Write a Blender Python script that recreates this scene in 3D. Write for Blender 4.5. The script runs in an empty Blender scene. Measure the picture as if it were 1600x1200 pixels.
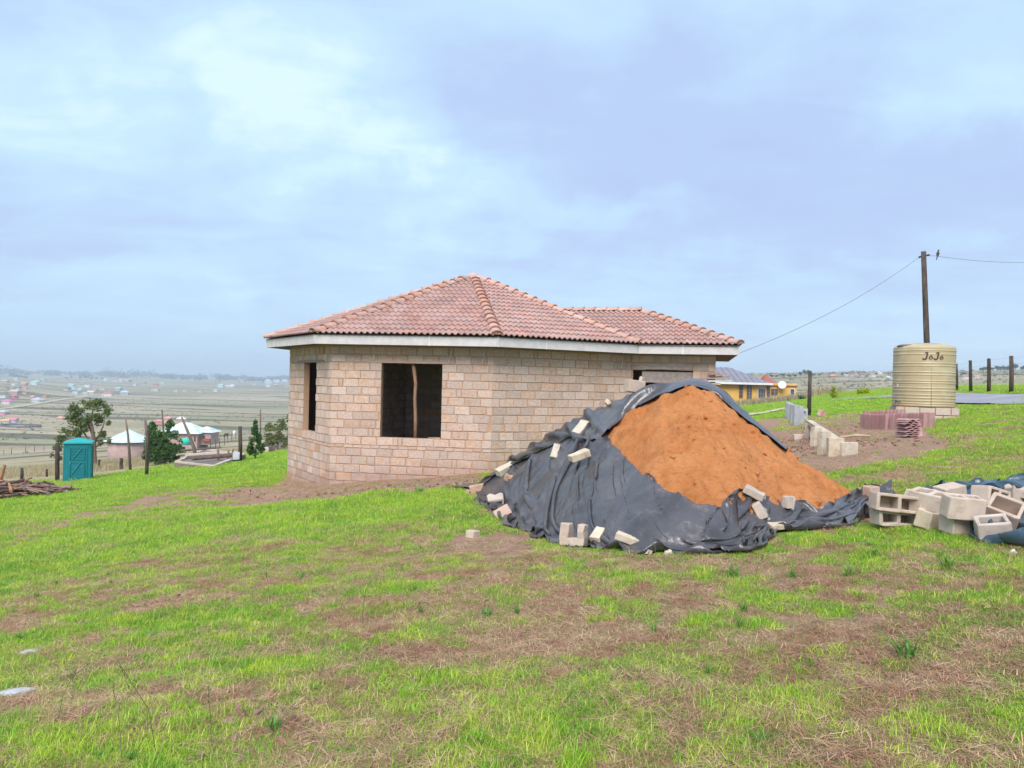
import bpy, bmesh, math, random
import numpy as np
from mathutils import Vector, Matrix, Euler
from mathutils.bvhtree import BVHTree

S = bpy.context.scene
COL = S.collection
R = math.radians
random.seed(7)
RNG = np.random.default_rng(11)
EYE = 1.55

# ------------------------------------------------------------------ camera
F = 1200.0                                   # focal length in photo pixels
ROLL, PITCH = 0.0236, 2 / 1200
fwd = Vector((0, math.cos(PITCH), -math.sin(PITCH)))
up0 = Vector((0, math.sin(PITCH), math.cos(PITCH)))
rt0 = Vector((1, 0, 0))
rt = rt0 * math.cos(ROLL) + up0 * math.sin(ROLL)
up = -rt0 * math.sin(ROLL) + up0 * math.cos(ROLL)
cam_d = bpy.data.cameras.new('camera')
cam = bpy.data.objects.new('camera', cam_d)
COL.objects.link(cam)
m = Matrix((rt, up, -fwd)).transposed().to_4x4()
m.translation = (0, 0, EYE)
cam.matrix_world = m
cam_d.sensor_width = 36
cam_d.lens = 27
cam_d.clip_start = 0.05
cam_d.clip_end = 30000
S.camera = cam
CAMP = Vector((0, 0, EYE))

def ray(px, py):
    return (rt * ((px - 800) / F) + up * (-(py - 600) / F) + fwd)

def P(px, py, Y):
    d = ray(px, py)
    return CAMP + d * (Y / d.y)

def PXY(px, py, Y):
    p = P(px, py, Y)
    return (p.x, p.y)

# ------------------------------------------------------------------ view / sky / sun
S.view_settings.view_transform = 'Standard'
S.view_settings.look = 'None'
S.view_settings.gamma = 1
S.view_settings.use_curve_mapping = False
S.view_settings.exposure = 1.55
S.cycles.max_bounces = 6
S.cycles.diffuse_bounces = 3
S.cycles.volume_bounces = 0
S.cycles.transparent_max_bounces = 12
S.cycles.volume_step_rate = 4
S.cycles.use_denoising = True
try:
    S.cycles.denoiser = 'OPENIMAGEDENOISE'
    S.cycles.denoising_prefilter = 'ACCURATE'
except Exception:
    pass

SUN_EL, SUN_ROT = R(46), R(192)             # behind-left of the camera, high, very soft
W = bpy.data.worlds.new("World")
S.world = W
W.use_nodes = True
nt = W.node_tree
nt.nodes.clear()

class NB:
    """tiny node builder"""
    def __init__(s, nt): s.nt = nt
    def n(s, typ, **kw):
        nd = s.nt.nodes.new(typ)
        for k, v in kw.items():
            if k == 'inp':
                for a, b in v.items():
                    if isinstance(b, bpy.types.NodeSocket): s.nt.links.new(b, nd.inputs[a])
                    else: nd.inputs[a].default_value = b
            else: setattr(nd, k, v)
        return nd
    def math(s, op, a, b=0.0, c=0.0, clamp=False):
        nd = s.n('ShaderNodeMath', operation=op, inp={0: a, 1: b, 2: c}); nd.use_clamp = clamp
        return nd.outputs[0]
    def vec(s, op, a, b=(0, 0, 0)):
        nd = s.n('ShaderNodeVectorMath', operation=op, inp={0: a, 1: b})
        return nd.outputs['Value'] if op in ('LENGTH', 'DOT_PRODUCT', 'DISTANCE') else nd.outputs[0]
    def mix(s, f, a, b, blend='MIX'):
        nd = s.n('ShaderNodeMix', data_type='RGBA', blend_type=blend)
        for k, v in ((0, f), (6, a), (7, b)):
            if isinstance(v, bpy.types.NodeSocket): s.nt.links.new(v, nd.inputs[k])
            else: nd.inputs[k].default_value = (tuple(v) + (1,) if isinstance(v, (tuple, list)) and len(v) == 3 else v)
        return nd.outputs[2]
    def smooth(s, v, a, b, lo=0.0, hi=1.0):
        nd = s.n('ShaderNodeMapRange', interpolation_type='SMOOTHSTEP', inp={0: v, 1: a, 2: b, 3: lo, 4: hi})
        return nd.outputs[0]
    def noise(s, v, scale, detail=4.0, rough=0.55, dist=0.0, out=0):
        nd = s.n('ShaderNodeTexNoise', inp={'Scale': scale, 'Detail': detail, 'Roughness': rough, 'Distortion': dist})
        if v is not None: s.nt.links.new(v, nd.inputs['Vector'])
        return nd.outputs[out]

w = NB(nt)
sky = w.n('ShaderNodeTexSky', sky_type='NISHITA')
sky.sun_disc = False
sky.sun_elevation = SUN_EL
sky.sun_rotation = SUN_ROT
sky.dust_density = 2.0
tc = w.n('ShaderNodeTexCoord').outputs['Generated']
sep = w.n('ShaderNodeSeparateXYZ', inp={0: tc})
zc = w.math('ADD', w.math('MAXIMUM', sep.outputs[2], 0.0), 0.16)
pl = w.n('ShaderNodeCombineXYZ', inp={0: w.math('DIVIDE', sep.outputs[0], zc), 1: w.math('DIVIDE', sep.outputs[1], zc), 2: 0.0}).outputs[0]
n1 = w.noise(pl, 0.55, 5, 0.5, 0.4)
n2 = w.noise(w.vec('MULTIPLY', pl, (1.0, 1.5, 1.0)), 2.1, 8, 0.60, 0.5)
nbig = w.noise(tc, 2.3, 5, 0.55, 0.2)
nv = w.noise(tc, 3.2, 6, 0.58, 0.0, out=1)
wob = w.vec('SCALE', w.vec('SUBTRACT', nv, (0.5, 0.5, 0.5))); wob.node.inputs['Scale'].default_value = 0.40
dd = w.vec('ADD', tc, wob)
def blob(px, py, sx, sy, edge=0.35):
    """soft cloud centred on a compass direction of the sky"""
    d = ray(px, py).normalized()
    rel = w.vec('SUBTRACT', dd, tuple(d))
    rel = w.vec('MULTIPLY', rel, (1 / sx, 0.6, 1 / sy))
    return w.smooth(w.vec('LENGTH', rel), 1.15, edge)
dark = blob(1080, 260, .42, .17, .2)
dark = w.math('MAXIMUM', dark, blob(1400, 330, .28, .16, .2))
dark = w.math('MAXIMUM', dark, w.math('MULTIPLY', blob(60, 330, .25, .12), .35))
lite = blob(220, 70, .24, .09, .0)
for (bx_, by_, sx_, sy_, k_) in ((400, 150, .17, .075, 1), (540, 235, .14, .055, 1), (690, 290, .15, .05, 1), (860, 318, .15, .035, .8), (1010, 345, .12, .035, .9), (1500, 150, .13, .07, .8), (60, 150, .2, .1, .6), (300, 470, .3, .03, .4), (1250, 470, .3, .05, .35)):
    lite = w.math('MAXIMUM', lite, w.math('MULTIPLY', blob(bx_, by_, sx_, sy_, .1), float(k_)))
fine = w.math('SUBTRACT', n2, 0.5)
tone = w.math('ADD', w.math('MULTIPLY', w.math('SUBTRACT', n1, 0.5), 0.8), w.math('MULTIPLY', fine, 0.95))
tone = w.math('ADD', tone, w.math('MULTIPLY', w.math('SUBTRACT', nbig, 0.5), 0.7))
tone = w.math('ADD', tone, 0.59)
tone = w.math('ADD', tone, w.math('MULTIPLY', lite, 0.38))
tone = w.math('SUBTRACT', tone, w.math('MULTIPLY', dark, 0.46), clamp=True)
ramp = w.n('ShaderNodeValToRGB', inp={0: tone})
cr = ramp.color_ramp
cr.elements[0].position = 0.0; cr.elements[0].color = (.45, .56, .845, 1)
cr.elements[1].position = 1.0; cr.elements[1].color = (.73, .93, 1.0, 1)
e = cr.elements.new(0.28); e.color = (.475, .61, .88, 1)
e = cr.elements.new(0.55); e.color = (.52, .72, .95, 1)
e = cr.elements.new(0.78); e.color = (.575, .80, .98, 1)
hz = w.smooth(sep.outputs[2], 0.13, -0.01)
leftness = w.smooth(sep.outputs[0], 0.35, -0.45)
hcol = w.mix(leftness, (.585, .75, .96), (.48, .68, .93))
hzf = w.math('MULTIPLY', hz, 0.8)
ccol = w.mix(hzf, ramp.outputs[0], hcol)
bg1 = w.n('ShaderNodeBackground', inp={0: sky.outputs[0], 1: 0.055})
bg2 = w.n('ShaderNodeBackground', inp={0: ccol, 1: 0.39})
mixs = w.n('ShaderNodeMixShader', inp={0: 0.90, 1: bg1.outputs[0], 2: bg2.outputs[0]})
out = w.n('ShaderNodeOutputWorld', inp={0: mixs.outputs[0]})

sun_d = bpy.data.lights.new('sun', 'SUN')
sun_d.energy = 1.5
sun_d.angle = R(35)
sun_d.color = (1.0, 0.96, 0.93)
sun = bpy.data.objects.new('sun', sun_d)
COL.objects.link(sun)
# direction towards the sun: azimuth measured like the sky's sun_rotation (clockwise from +Y)
sd = Vector((math.sin(SUN_ROT) * math.cos(SUN_EL), math.cos(SUN_ROT) * math.cos(SUN_EL), math.sin(SUN_EL)))
sun.rotation_euler = sd.to_track_quat('Z', 'Y').to_euler()

# ------------------------------------------------------------------ numeric helpers
def ss(a, b, x):
    t = np.clip((np.asarray(x, float) - a) / (b - a), 0, 1)
    return t * t * (3 - 2 * t)

def _hash(ix, iy, seed):
    n = (ix.astype(np.int64) * 374761393 + iy.astype(np.int64) * 668265263 + seed * 1442695041) & 0xffffffff
    n = ((n ^ (n >> 13)) * 1274126177) & 0xffffffff
    n = (n ^ (n >> 16)) & 0xffffffff
    return n / 4294967295.0

def vnoise(x, y, seed=0):
    x = np.asarray(x, float); y = np.asarray(y, float)
    ix = np.floor(x); iy = np.floor(y)
    fx = x - ix; fy = y - iy
    fx = fx * fx * fx * (fx * (fx * 6 - 15) + 10); fy = fy * fy * fy * (fy * (fy * 6 - 15) + 10)
    a = _hash(ix, iy, seed); b = _hash(ix + 1, iy, seed)
    c = _hash(ix, iy + 1, seed); d = _hash(ix + 1, iy + 1, seed)
    return (a + (b - a) * fx) * (1 - fy) + (c + (d - c) * fx) * fy

def fbm(x, y, octaves=4, seed=0, gain=0.5):
    s = 0; amp = 1; tot = 0
    for o in range(octaves):
        s = s + amp * vnoise(x * 2 ** o + 13.7 * o, y * 2 ** o + 7.3 * o, seed + o); tot += amp; amp *= gain
    return s / tot

def smax(a, b, k):
    h = np.clip(0.5 + 0.5 * (a - b) / k, 0, 1)
    return b + (a - b) * h + k * h * (1 - h)

def smin(a, b, k):
    return -smax(-a, -b, k)

def to_px(x, y, z):
    """photo pixel a world point falls on (used to lay out earth patches where they lie on the ground)"""
    x = np.asarray(x, float); y = np.asarray(y, float); z = np.asarray(z, float) - EYE
    cx = x * rt.x + y * rt.y + z * rt.z
    cy = x * up.x + y * up.y + z * up.z
    cz = np.maximum(x * fwd.x + y * fwd.y + z * fwd.z, 0.3)
    return 800 + F * cx / cz, 600 - F * cy / cz

def in_poly(px, py, poly):
    r = np.zeros(px.shape, bool); n = len(poly)
    for i in range(n):
        x1, y1 = poly[i]; x2, y2 = poly[(i + 1) % n]
        c = ((y1 > py) != (y2 > py)) & (px < (x2 - x1) * (py - y1) / ((y2 - y1) + 1e-9) + x1)
        r ^= c
    return r

# ------------------------------------------------------------------ terrain
def G(x, y, fine=True):
    x = np.asarray(x, float); y = np.asarray(y, float)
    r = np.hypot(x, y)
    yy = np.maximum(y, 1.0)
    u = np.clip(x / yy, -2.2, 2.2)
    xs = np.where(y > 1, x, np.clip(x, -3, 3))
    ax = .1125 * xs + .0125 * np.sqrt(xs * xs + .5) - .009
    near = -EYE + ax - .033 * np.maximum(y, -20)
    # left: down into the valley, then the far plain
    zl = near - 2.0 * ss(45, 140, r)
    Lf = np.interp(r, [0, 450, 600, 1200, 2000, 3000, 4500, 9000], [-60, -40, -36, -33, -27, -20, -10, 0])
    Lf = Lf + 9 * np.exp(-((u + .66) / .07) ** 2) * ss(900, 1500, r) * (1 - ss(1700, 2400, r))
    Lf = Lf + 6 * ss(-.42, -.30, u) * ss(1100, 1700, r) * (1 - ss(1800, 2500, r)) + 4 * (fbm(x / 260, y / 260, 3, 5) - .5) * ss(500, 900, r)
    zl = np.where(r > 60, smax(np.maximum(zl, -80), Lf, 5.0), zl)
    # right: lawn, brow, small valley, hills
    cap = smin(near, 0.62 + 0 * near, .55)
    hb = 18 + 9 * ss(.3, .7, u) + 5 * (fbm(u * 9 + 3, u * 0 + 2, 3, 9) - .5)
    hill = np.interp(r, [0, 72, 120, 220, 330], [0, 0, -2.5, -11, -11]) + ss(330, 1000, r) * (hb + 10)
    hill = hill + 3 * (fbm(x / 90, y / 90, 3, 17) - .5) * ss(250, 500, r)
    zr = cap + hill - .95 * ss(50, 88, y) * (1 - ss(.36, .42, u)) * (1 - ss(150, 300, r))
    wr = ss(-.12, .18, u) * ss(12, 30, r)
    z = zl * (1 - wr) + zr * wr
    if fine:
        f = 1 - ss(14, 60, r)
        z = z + f * (.05 * (fbm(x * 1.3, y * 1.3, 3, 21) - .5) + .10 * (fbm(x * .35, y * .35, 2, 31) - .5) + .018 * (fbm(x * 7, y * 7, 2, 41) - .5))
    return z + EYE

def Gz(x, y):
    return float(G(np.array([x]), np.array([y]))[0])

_T = 1.5 * 1.02 ** np.arange(0, 440)
def ground_hit(px, py, ymax=6000, zf=None):
    """where the photo pixel's ray first meets the ground (or the surface zf)"""
    d = ray(px, py); d = d / d.y
    g = zf or G
    lo, hi = None, None
    T = _T[_T < ymax]
    for _ in range(3):
        H_ = EYE + d.z * T - g(d.x * T, T)
        k = np.argmax(H_ < 0)
        if not (H_[k] < 0): return None if lo is None else None
        if k == 0: break
        lo, hi = T[k - 1], T[k]; T = np.linspace(lo, hi, 26)
    t = T[k]; x = d.x * t
    return Vector((x, t, float(g(np.array([x]), np.array([t]))[0])))

# ------------------------------------------------------------------ mesh helpers
def fast_mesh(name, V, Fc, mat=None, smooth=False):
    """V (n,3) array, Fc (m,k) array of equal-sized faces"""
    me = bpy.data.meshes.new(name)
    V = np.asarray(V, np.float32); Fc = np.asarray(Fc, np.int32)
    me.vertices.add(len(V)); me.vertices.foreach_set('co', V.ravel())
    k = Fc.shape[1]
    me.loops.add(Fc.size); me.loops.foreach_set('vertex_index', Fc.ravel())
    me.polygons.add(len(Fc))
    me.polygons.foreach_set('loop_start', np.arange(0, Fc.size, k, dtype=np.int32))
    me.polygons.foreach_set('loop_total', np.full(len(Fc), k, np.int32))
    me.polygons.foreach_set('use_smooth', np.full(len(Fc), smooth, bool))
    me.update(calc_edges=True)
    if mat: me.materials.append(mat)
    return me

def link(name, me, parent=None, mat=None, loc=None):
    o = bpy.data.objects.new(name, me)
    COL.objects.link(o)
    if parent: o.parent = parent
    if mat: me.materials.clear(); me.materials.append(mat)
    if loc is not None: o.location = loc
    return o

def tag(o, label=None, cat=None, group=None, kind=None):
    if label: o['label'] = label
    if cat: o['category'] = cat
    if group: o['group'] = group
    if kind: o['kind'] = kind
    return o

def empty(name, loc, label, cat, group=None, rz=0):
    o = bpy.data.objects.new(name, None)
    COL.objects.link(o); o.location = loc; o.rotation_euler = (0, 0, rz)
    o.empty_display_size = .2
    return tag(o, label, cat, group)

def add_attr(me, name, vals, dom='POINT'):
    a = me.attributes.new(name, 'FLOAT', dom)
    a.data.foreach_set('value', np.asarray(vals, np.float32).ravel())

class MB:
    def __init__(s): s.v = []; s.f = []; s.r = []; s.cur = 0.0
    def add(s, vs, fs):
        b = len(s.v)
        s.v.extend([tuple(q) for q in vs]); s.f.extend([tuple(b + i for i in q) for q in fs])
        s.r.extend([s.cur] * len(vs))
        return s
    def box(s, c, size, rot=None, jit=0.0, M=None):
        hx, hy, hz_ = size[0] / 2, size[1] / 2, size[2] / 2
        vs = [Vector((x, y, z)) for x in (-hx, hx) for y in (-hy, hy) for z in (-hz_, hz_)]
        if jit: vs = [v + Vector((random.uniform(-jit, jit), random.uniform(-jit, jit), random.uniform(-jit, jit))) for v in vs]
        if rot is not None: vs = [rot @ v for v in vs]
        vs = [v + Vector(c) for v in vs]
        if M is not None: vs = [M @ v for v in vs]
        return s.add(vs, [(0, 1, 3, 2), (4, 6, 7, 5), (0, 4, 5, 1), (2, 3, 7, 6), (0, 2, 6, 4), (1, 5, 7, 3)])
    def tube(s, pts, rads, n=8, cap=True, M=None):
        pts = [Vector(p) for p in pts]
        if not hasattr(rads, '__len__'): rads = [rads] * len(pts)
        rings = []; vs = []
        ref = Vector((0, 0, 1))
        for i, p in enumerate(pts):
            d = (pts[min(i + 1, len(pts) - 1)] - pts[max(i - 1, 0)])
            if d.length < 1e-9: d = Vector((0, 0, 1))
            d.normalize()
            a = d.cross(ref if abs(d.dot(ref)) < .95 else Vector((1, 0, 0))).normalized(); b = d.cross(a)
            for k in range(n):
                t = 2 * math.pi * k / n
                vs.append(p + (a * math.cos(t) + b * math.sin(t)) * rads[i])
        fs = [(i * n + k, i * n + (k + 1) % n, (i + 1) * n + (k + 1) % n, (i + 1) * n + k) for i in range(len(pts) - 1) for k in range(n)]
        if cap: fs += [tuple(range(n - 1, -1, -1)), tuple((len(pts) - 1) * n + k for k in range(n))]
        if M is not None: vs = [M @ v for v in vs]
        return s.add(vs, fs)
    def lathe(s, prof, n=24, c=(0, 0, 0), cap=True):
        vs = [Vector((r * math.cos(2 * math.pi * k / n), r * math.sin(2 * math.pi * k / n), z)) + Vector(c) for r, z in prof for k in range(n)]
        fs = [(i * n + k, i * n + (k + 1) % n, (i + 1) * n + (k + 1) % n, (i + 1) * n + k) for i in range(len(prof) - 1) for k in range(n)]
        if cap: fs += [tuple(range(n - 1, -1, -1)), tuple((len(prof) - 1) * n + k for k in range(n))]
        return s.add(vs, fs)
    def prism(s, poly, z0, z1):
        n = len(poly)
        vs = [(x, y, z0) for x, y in poly] + [(x, y, z1) for x, y in poly]
        fs = [tuple(range(n - 1, -1, -1)), tuple(range(n, 2 * n))] + [(i, (i + 1) % n, n + (i + 1) % n, n + i) for i in range(n)]
        return s.add(vs, fs)
    def mesh(s, name, mat=None, smooth=False, M=None, rnd=False):
        me = bpy.data.meshes.new(name)
        v = s.v if M is None else [tuple(M @ Vector(q)) for q in s.v]
        me.from_pydata(v, [], s.f)
        if smooth: me.polygons.foreach_set('use_smooth', [True] * len(me.polygons))
        if mat: me.materials.append(mat)
        if rnd: add_attr(me, 'rnd', s.r)
        me.update()
        return me
    def build(s, name, mat, parent=None, smooth=False, rnd=False, loc=None):
        return link(name, s.mesh(name, mat, smooth, rnd=rnd), parent, loc=loc)

# ------------------------------------------------------------------ materials
def srgb(r, g, b):
    f = lambda c: (c / 255 / 12.92) if c / 255 <= .04045 else ((c / 255 + .055) / 1.055) ** 2.4
    return (f(r), f(g), f(b))

def pm(name, c1, c2=None, scale=8.0, rough=.85, bump=0.0, bscale=60.0, var=0.12, c3=None, s3=2.0, spec=.3, coord='Object', metallic=0.0, stretch=None, t3=(.5, .7), bdist=.02):
    """procedural material: two colours mixed by noise, a third in blotches, per-object brightness variation, fine relief"""
    mt = bpy.data.materials.new(name); mt.use_nodes = True
    t = mt.node_tree; t.nodes.clear(); b = NB(t)
    co = b.n('ShaderNodeTexCoord').outputs[coord] if coord != 'World' else b.n('ShaderNodeNewGeometry').outputs['Position']
    if stretch: co = b.vec('MULTIPLY', co, stretch)
    rnd = b.n('ShaderNodeObjectInfo').outputs['Random']
    at = b.n('ShaderNodeAttribute', attribute_name='rnd').outputs['Fac']
    rr = b.math('FRACT', b.math('ADD', rnd, at))
    off = b.vec('ADD', co, b.n('ShaderNodeCombineXYZ', inp={0: b.math('MULTIPLY', rr, 37.0), 1: b.math('MULTIPLY', rr, 11.0), 2: 0.0}).outputs[0])
    n_ = b.noise(off, scale, 6, .6)
    c2 = c2 or tuple(x * .75 for x in c1)
    col = b.mix(b.smooth(n_, .32, .68), c1, c2)
    if c3:
        col = b.mix(b.smooth(b.noise(off, s3, 5, .65), t3[0], t3[1]), col, c3)
    if var:
        hsv = b.n('ShaderNodeHueSaturation', inp={'Color': col, 'Value': b.math('MULTIPLY_ADD', rr, 2 * var, 1 - var), 'Saturation': b.math('MULTIPLY_ADD', b.math('FRACT', b.math('MULTIPLY', rr, 7.13)), .3, .85)})
        col = hsv.outputs[0]
    bs = b.n('ShaderNodeBsdfPrincipled', inp={'Base Color': col, 'Roughness': rough, 'Metallic': metallic, 'Specular IOR Level': spec})
    if bump:
        bp = b.n('ShaderNodeBump', inp={'Strength': bump, 'Distance': bdist, 'Height': b.noise(off, bscale, 5, .65)})
        t.links.new(bp.outputs[0], bs.inputs['Normal'])
    b.n('ShaderNodeOutputMaterial', inp={0: bs.outputs[0]})
    return mt

# ------------------------------------------------------------------ what covers the earth where
SOIL = [
    [(20, 836), (110, 806), (230, 774), (330, 760), (430, 757), (452, 735), (520, 742), (745, 738), (770, 752), (700, 762), (600, 770), (480, 782), (330, 788), (220, 795), (120, 815), (30, 846)],
    [(1150, 660), (1230, 652), (1330, 645), (1400, 652), (1460, 682), (1485, 700), (1450, 716), (1370, 730), (1290, 740), (1235, 738), (1150, 720)],
    [(1400, 640), (1500, 640), (1500, 652), (1400, 655)],
    [(720, 835), (790, 830), (850, 845), (760, 862), (690, 858)],
]
LUSH = [
    [(-300, 905), (0, 862), (130, 826), (330, 794), (480, 786), (650, 766), (700, 766), (760, 800), (700, 815), (560, 822), (420, 830), (300, 850), (150, 880), (0, 925), (-300, 960)],
    [(-200, 800), (0, 790), (60, 772), (110, 750), (230, 738), (330, 722), (430, 704), (452, 706), (452, 730), (330, 748), (240, 760), (110, 790), (0, 822), (-200, 850)],
    [(1210, 628), (1330, 628), (1400, 628), (1400, 642), (1330, 642), (1240, 655), (1200, 660)],
    [(1160, 668), (1215, 652), (1222, 668), (1175, 680)],
    [(1200, 835), (1260, 832), (1310, 835), (1260, 850), (1200, 846)],
    [(1400, 820), (1480, 835), (1560, 860), (1500, 862), (1420, 840)],
]
DRYP = [
    [(0, 930), (180, 890), (300, 852), (520, 840), (700, 830), (860, 860), (760, 900), (540, 905), (420, 925), (300, 940), (120, 960), (0, 990)],
    [(540, 960), (720, 900), (900, 900), (1100, 930), (1050, 1000), (860, 1010), (700, 1040), (560, 1020)],
    [(350, 1080), (480, 1080), (470, 1200), (350, 1200)],
    [(900, 1120), (1100, 1100), (1250, 1120), (1250, 1200), (950, 1200)],
    [(1250, 1000), (1600, 1000), (1700, 1080), (1500, 1130), (1300, 1090)],
    [(1100, 860), (1250, 870), (1260, 900), (1120, 900)],
]

def cover(x, y):
    """(green, dry, soil) of the ground at plan points: soil = bare earth, dry = matted straw, green = living grass"""
    x = np.asarray(x, float); y = np.asarray(y, float)
    z = G(x, y, False)
    wx = (fbm(x * 1.1, y * 1.1, 3, 61) - .5); wy = (fbm(x * 1.1 + 40, y * 1.1, 3, 62) - .5)
    px, py = to_px(x, y, z)
    amp = np.clip(260 / np.maximum(np.hypot(x, y), 2), 2, 60)
    px = px + wx * amp * 2.2; py = py + wy * amp * .9
    front = y > 1
    soil = np.zeros(x.shape); lush = np.zeros(x.shape); dry = np.zeros(x.shape)
    for q in SOIL: soil = np.maximum(soil, in_poly(px, py, q) * 1.0)
    for q in LUSH: lush = np.maximum(lush, in_poly(px, py, q) * 1.0)
    for q in DRYP: dry = np.maximum(dry, in_poly(px, py, q) * 1.0)
    soil *= front; lush *= front; dry *= front
    n1 = fbm(x * .55, y * .8, 3, 71); n2 = fbm(x * 2.1, y * 2.6, 3, 72); n3 = fbm(x * 6, y * 6, 2, 73)
    left = ss(1.5, -2.5, x)
    n4 = fbm(x * 13, y * 13, 2, 79)
    g = .62 + .8 * (n1 - .5) + 1.4 * (n2 - .5) + 1.3 * (n3 - .5) + 1.2 * (n4 - .5) + .20 * left + .55 * lush - .26 * dry
    g = g + .15 * ss(14, 24, y) - .05
    g = np.clip(g, 0, 1) * (1 - .93 * soil * np.where((px < 360) & (py > 740), np.clip(.25 + 2.4 * (n2 - .3), 0, 1), 1))
    d = np.clip(.35 + 1.6 * (.5 - n2) + .9 * (n1 - .45) * (1 - lush) + .45 * dry + .12 * (1 - left), 0, 1) * (1 - .8 * lush) * (1 - .75 * soil)
    s = np.clip(soil + 2.2 * (fbm(x * 1.7 + 9, y * 1.9, 3, 77) - .66) * (1 - lush), 0, 1)
    return g, d, s

def ground_material():
    mt = bpy.data.materials.new('earth_and_turf'); mt.use_nodes = True
    t = mt.node_tree; t.nodes.clear(); b = NB(t)
    pos = b.n('ShaderNodeNewGeometry').outputs['Position']
    at = lambda n: b.n('ShaderNodeAttribute', attribute_name=n).outputs['Fac']
    g, d, s, far, road = at('green'), at('dry'), at('soil'), at('far'), at('tan')
    f1 = b.noise(pos, 9, 6, .7); f2 = b.noise(pos, 45, 5, .7); f3 = b.noise(pos, 160, 3, .6); f0 = b.noise(pos, 1.1, 5, .6)
    soil = b.mix(b.smooth(f1, .3, .7), (.29, .165, .112), (.43, .285, .205))
    soil = b.mix(b.smooth(f2, .55, .75), soil, (.15, .085, .065))
    straw = b.mix(b.smooth(f2, .35, .65), (.48, .32, .20), (.28, .165, .11))
    green = b.mix(b.smooth(f2, .35, .65), (.10, .22, .02), (.17, .30, .03))
    green = b.mix(b.smooth(f0, .4, .65), green, (.21, .30, .04))
    c = b.mix(b.smooth(b.math('ADD', d, b.math('MULTIPLY', b.math('SUBTRACT', f1, .5), .9)), .3, .7), soil, straw)
    c = b.mix(b.smooth(b.math('ADD', g, b.math('MULTIPLY', b.math('SUBTRACT', f1, .5), 1.0)), .25, .70), c, green)
    c = b.mix(b.smooth(b.math('ADD', s, b.math('MULTIPLY', b.math('SUBTRACT', f1, .5), .5)), .45, .75), c, soil)
    # far country: contour strips of veld and old fields
    p2 = b.vec('MULTIPLY', pos, (.0032, .011, .02)); p3 = b.vec('MULTIPLY', pos, (.010, .05, .05)); p4 = b.vec('MULTIPLY', pos, (.004, .03, .0))
    a1 = b.noise(p2, 1.0, 5, .6, .3); a2 = b.noise(p3, 1.0, 6, .65); a3 = b.noise(p4, 1.0, 3, .5)
    fc = b.mix(b.smooth(a1, .38, .62), (.26, .235, .115), (.42, .34, .22))
    fc = b.mix(b.smooth(a2, .48, .66), fc, (.34, .225, .165))
    fc = b.mix(b.smooth(a3, .53, .58), fc, (.11, .10, .06))
    fc = b.mix(b.smooth(b.noise(pos, .35, 5, .6), .5, .7), fc, (.21, .19, .11))
    tan = b.mix(b.smooth(b.noise(b.vec('MULTIPLY', pos, (.3, .9, .5)), 1.0, 6, .65), .35, .65), (.42, .33, .21), (.33, .28, .16))
    fc = b.mix(road, fc, tan)
    c = b.mix(far, c, fc)
    bs = b.n('ShaderNodeBsdfPrincipled', inp={'Base Color': c, 'Roughness': .95, 'Specular IOR Level': .1})
    bp = b.n('ShaderNodeBump', inp={'Strength': .7, 'Distance': .03, 'Height': b.math('ADD', f2, b.math('MULTIPLY', f3, .5))})
    t.links.new(bp.outputs[0], bs.inputs['Normal'])
    b.n('ShaderNodeOutputMaterial', inp={0: bs.outputs[0]})
    return mt

def build_ground():
    a1 = np.radians(np.linspace(-47, 47, 690)); a2 = np.radians(np.linspace(47, 313, 90))[1:-1]
    A = np.concatenate([a1, a2]); na = len(A)
    rr = np.concatenate([[0.05, .5, 1.0, 1.5], np.geomspace(1.8, 60, 300)[0:], np.geomspace(60, 9000, 190)[1:]]); nr = len(rr)
    X = (np.sin(A)[None, :] * rr[:, None]).ravel(); Y = (np.cos(A)[None, :] * rr[:, None]).ravel()
    Z = G(X, Y)
    V = np.stack([X, Y, Z], 1)
    i = np.arange(nr - 1)[:, None]; j = np.arange(na)[None, :]; j2 = (j + 1) % na
    Fc = np.stack([(i * na + j), (i * na + j2), ((i + 1) * na + j2), ((i + 1) * na + j)], -1).reshape(-1, 4)
    me = fast_mesh('ground', V, Fc[:, ::-1], ground_material(), True)
    g, d, s = cover(X, Y)
    r = np.hypot(X, Y)
    add_attr(me, 'green', g); add_attr(me, 'dry', d); add_attr(me, 'soil', s)
    yy = np.maximum(Y, 1); u = X / yy
    lf = ss(0.05, -.05, u)
    n = (fbm(X * .12, Y * .12, 3, 88) - .5)
    brow = 33 + 16 * ss(-.56, -.30, u) + 8 * n
    farw = lf * ss(brow - 2, brow + 3, r) + (1 - lf) * ss(70 + 14 * n, 84 + 14 * n, r)
    add_attr(me, 'far', farw)
    add_attr(me, 'tan', lf * ss(25, 35, r) * (1 - ss(85, 120, r + 50 * n)) + (1 - lf) * (1 - ss(85, 105, r + 20 * n)))
    tag(link('ground', me), kind='structure')

build_ground()

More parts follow.
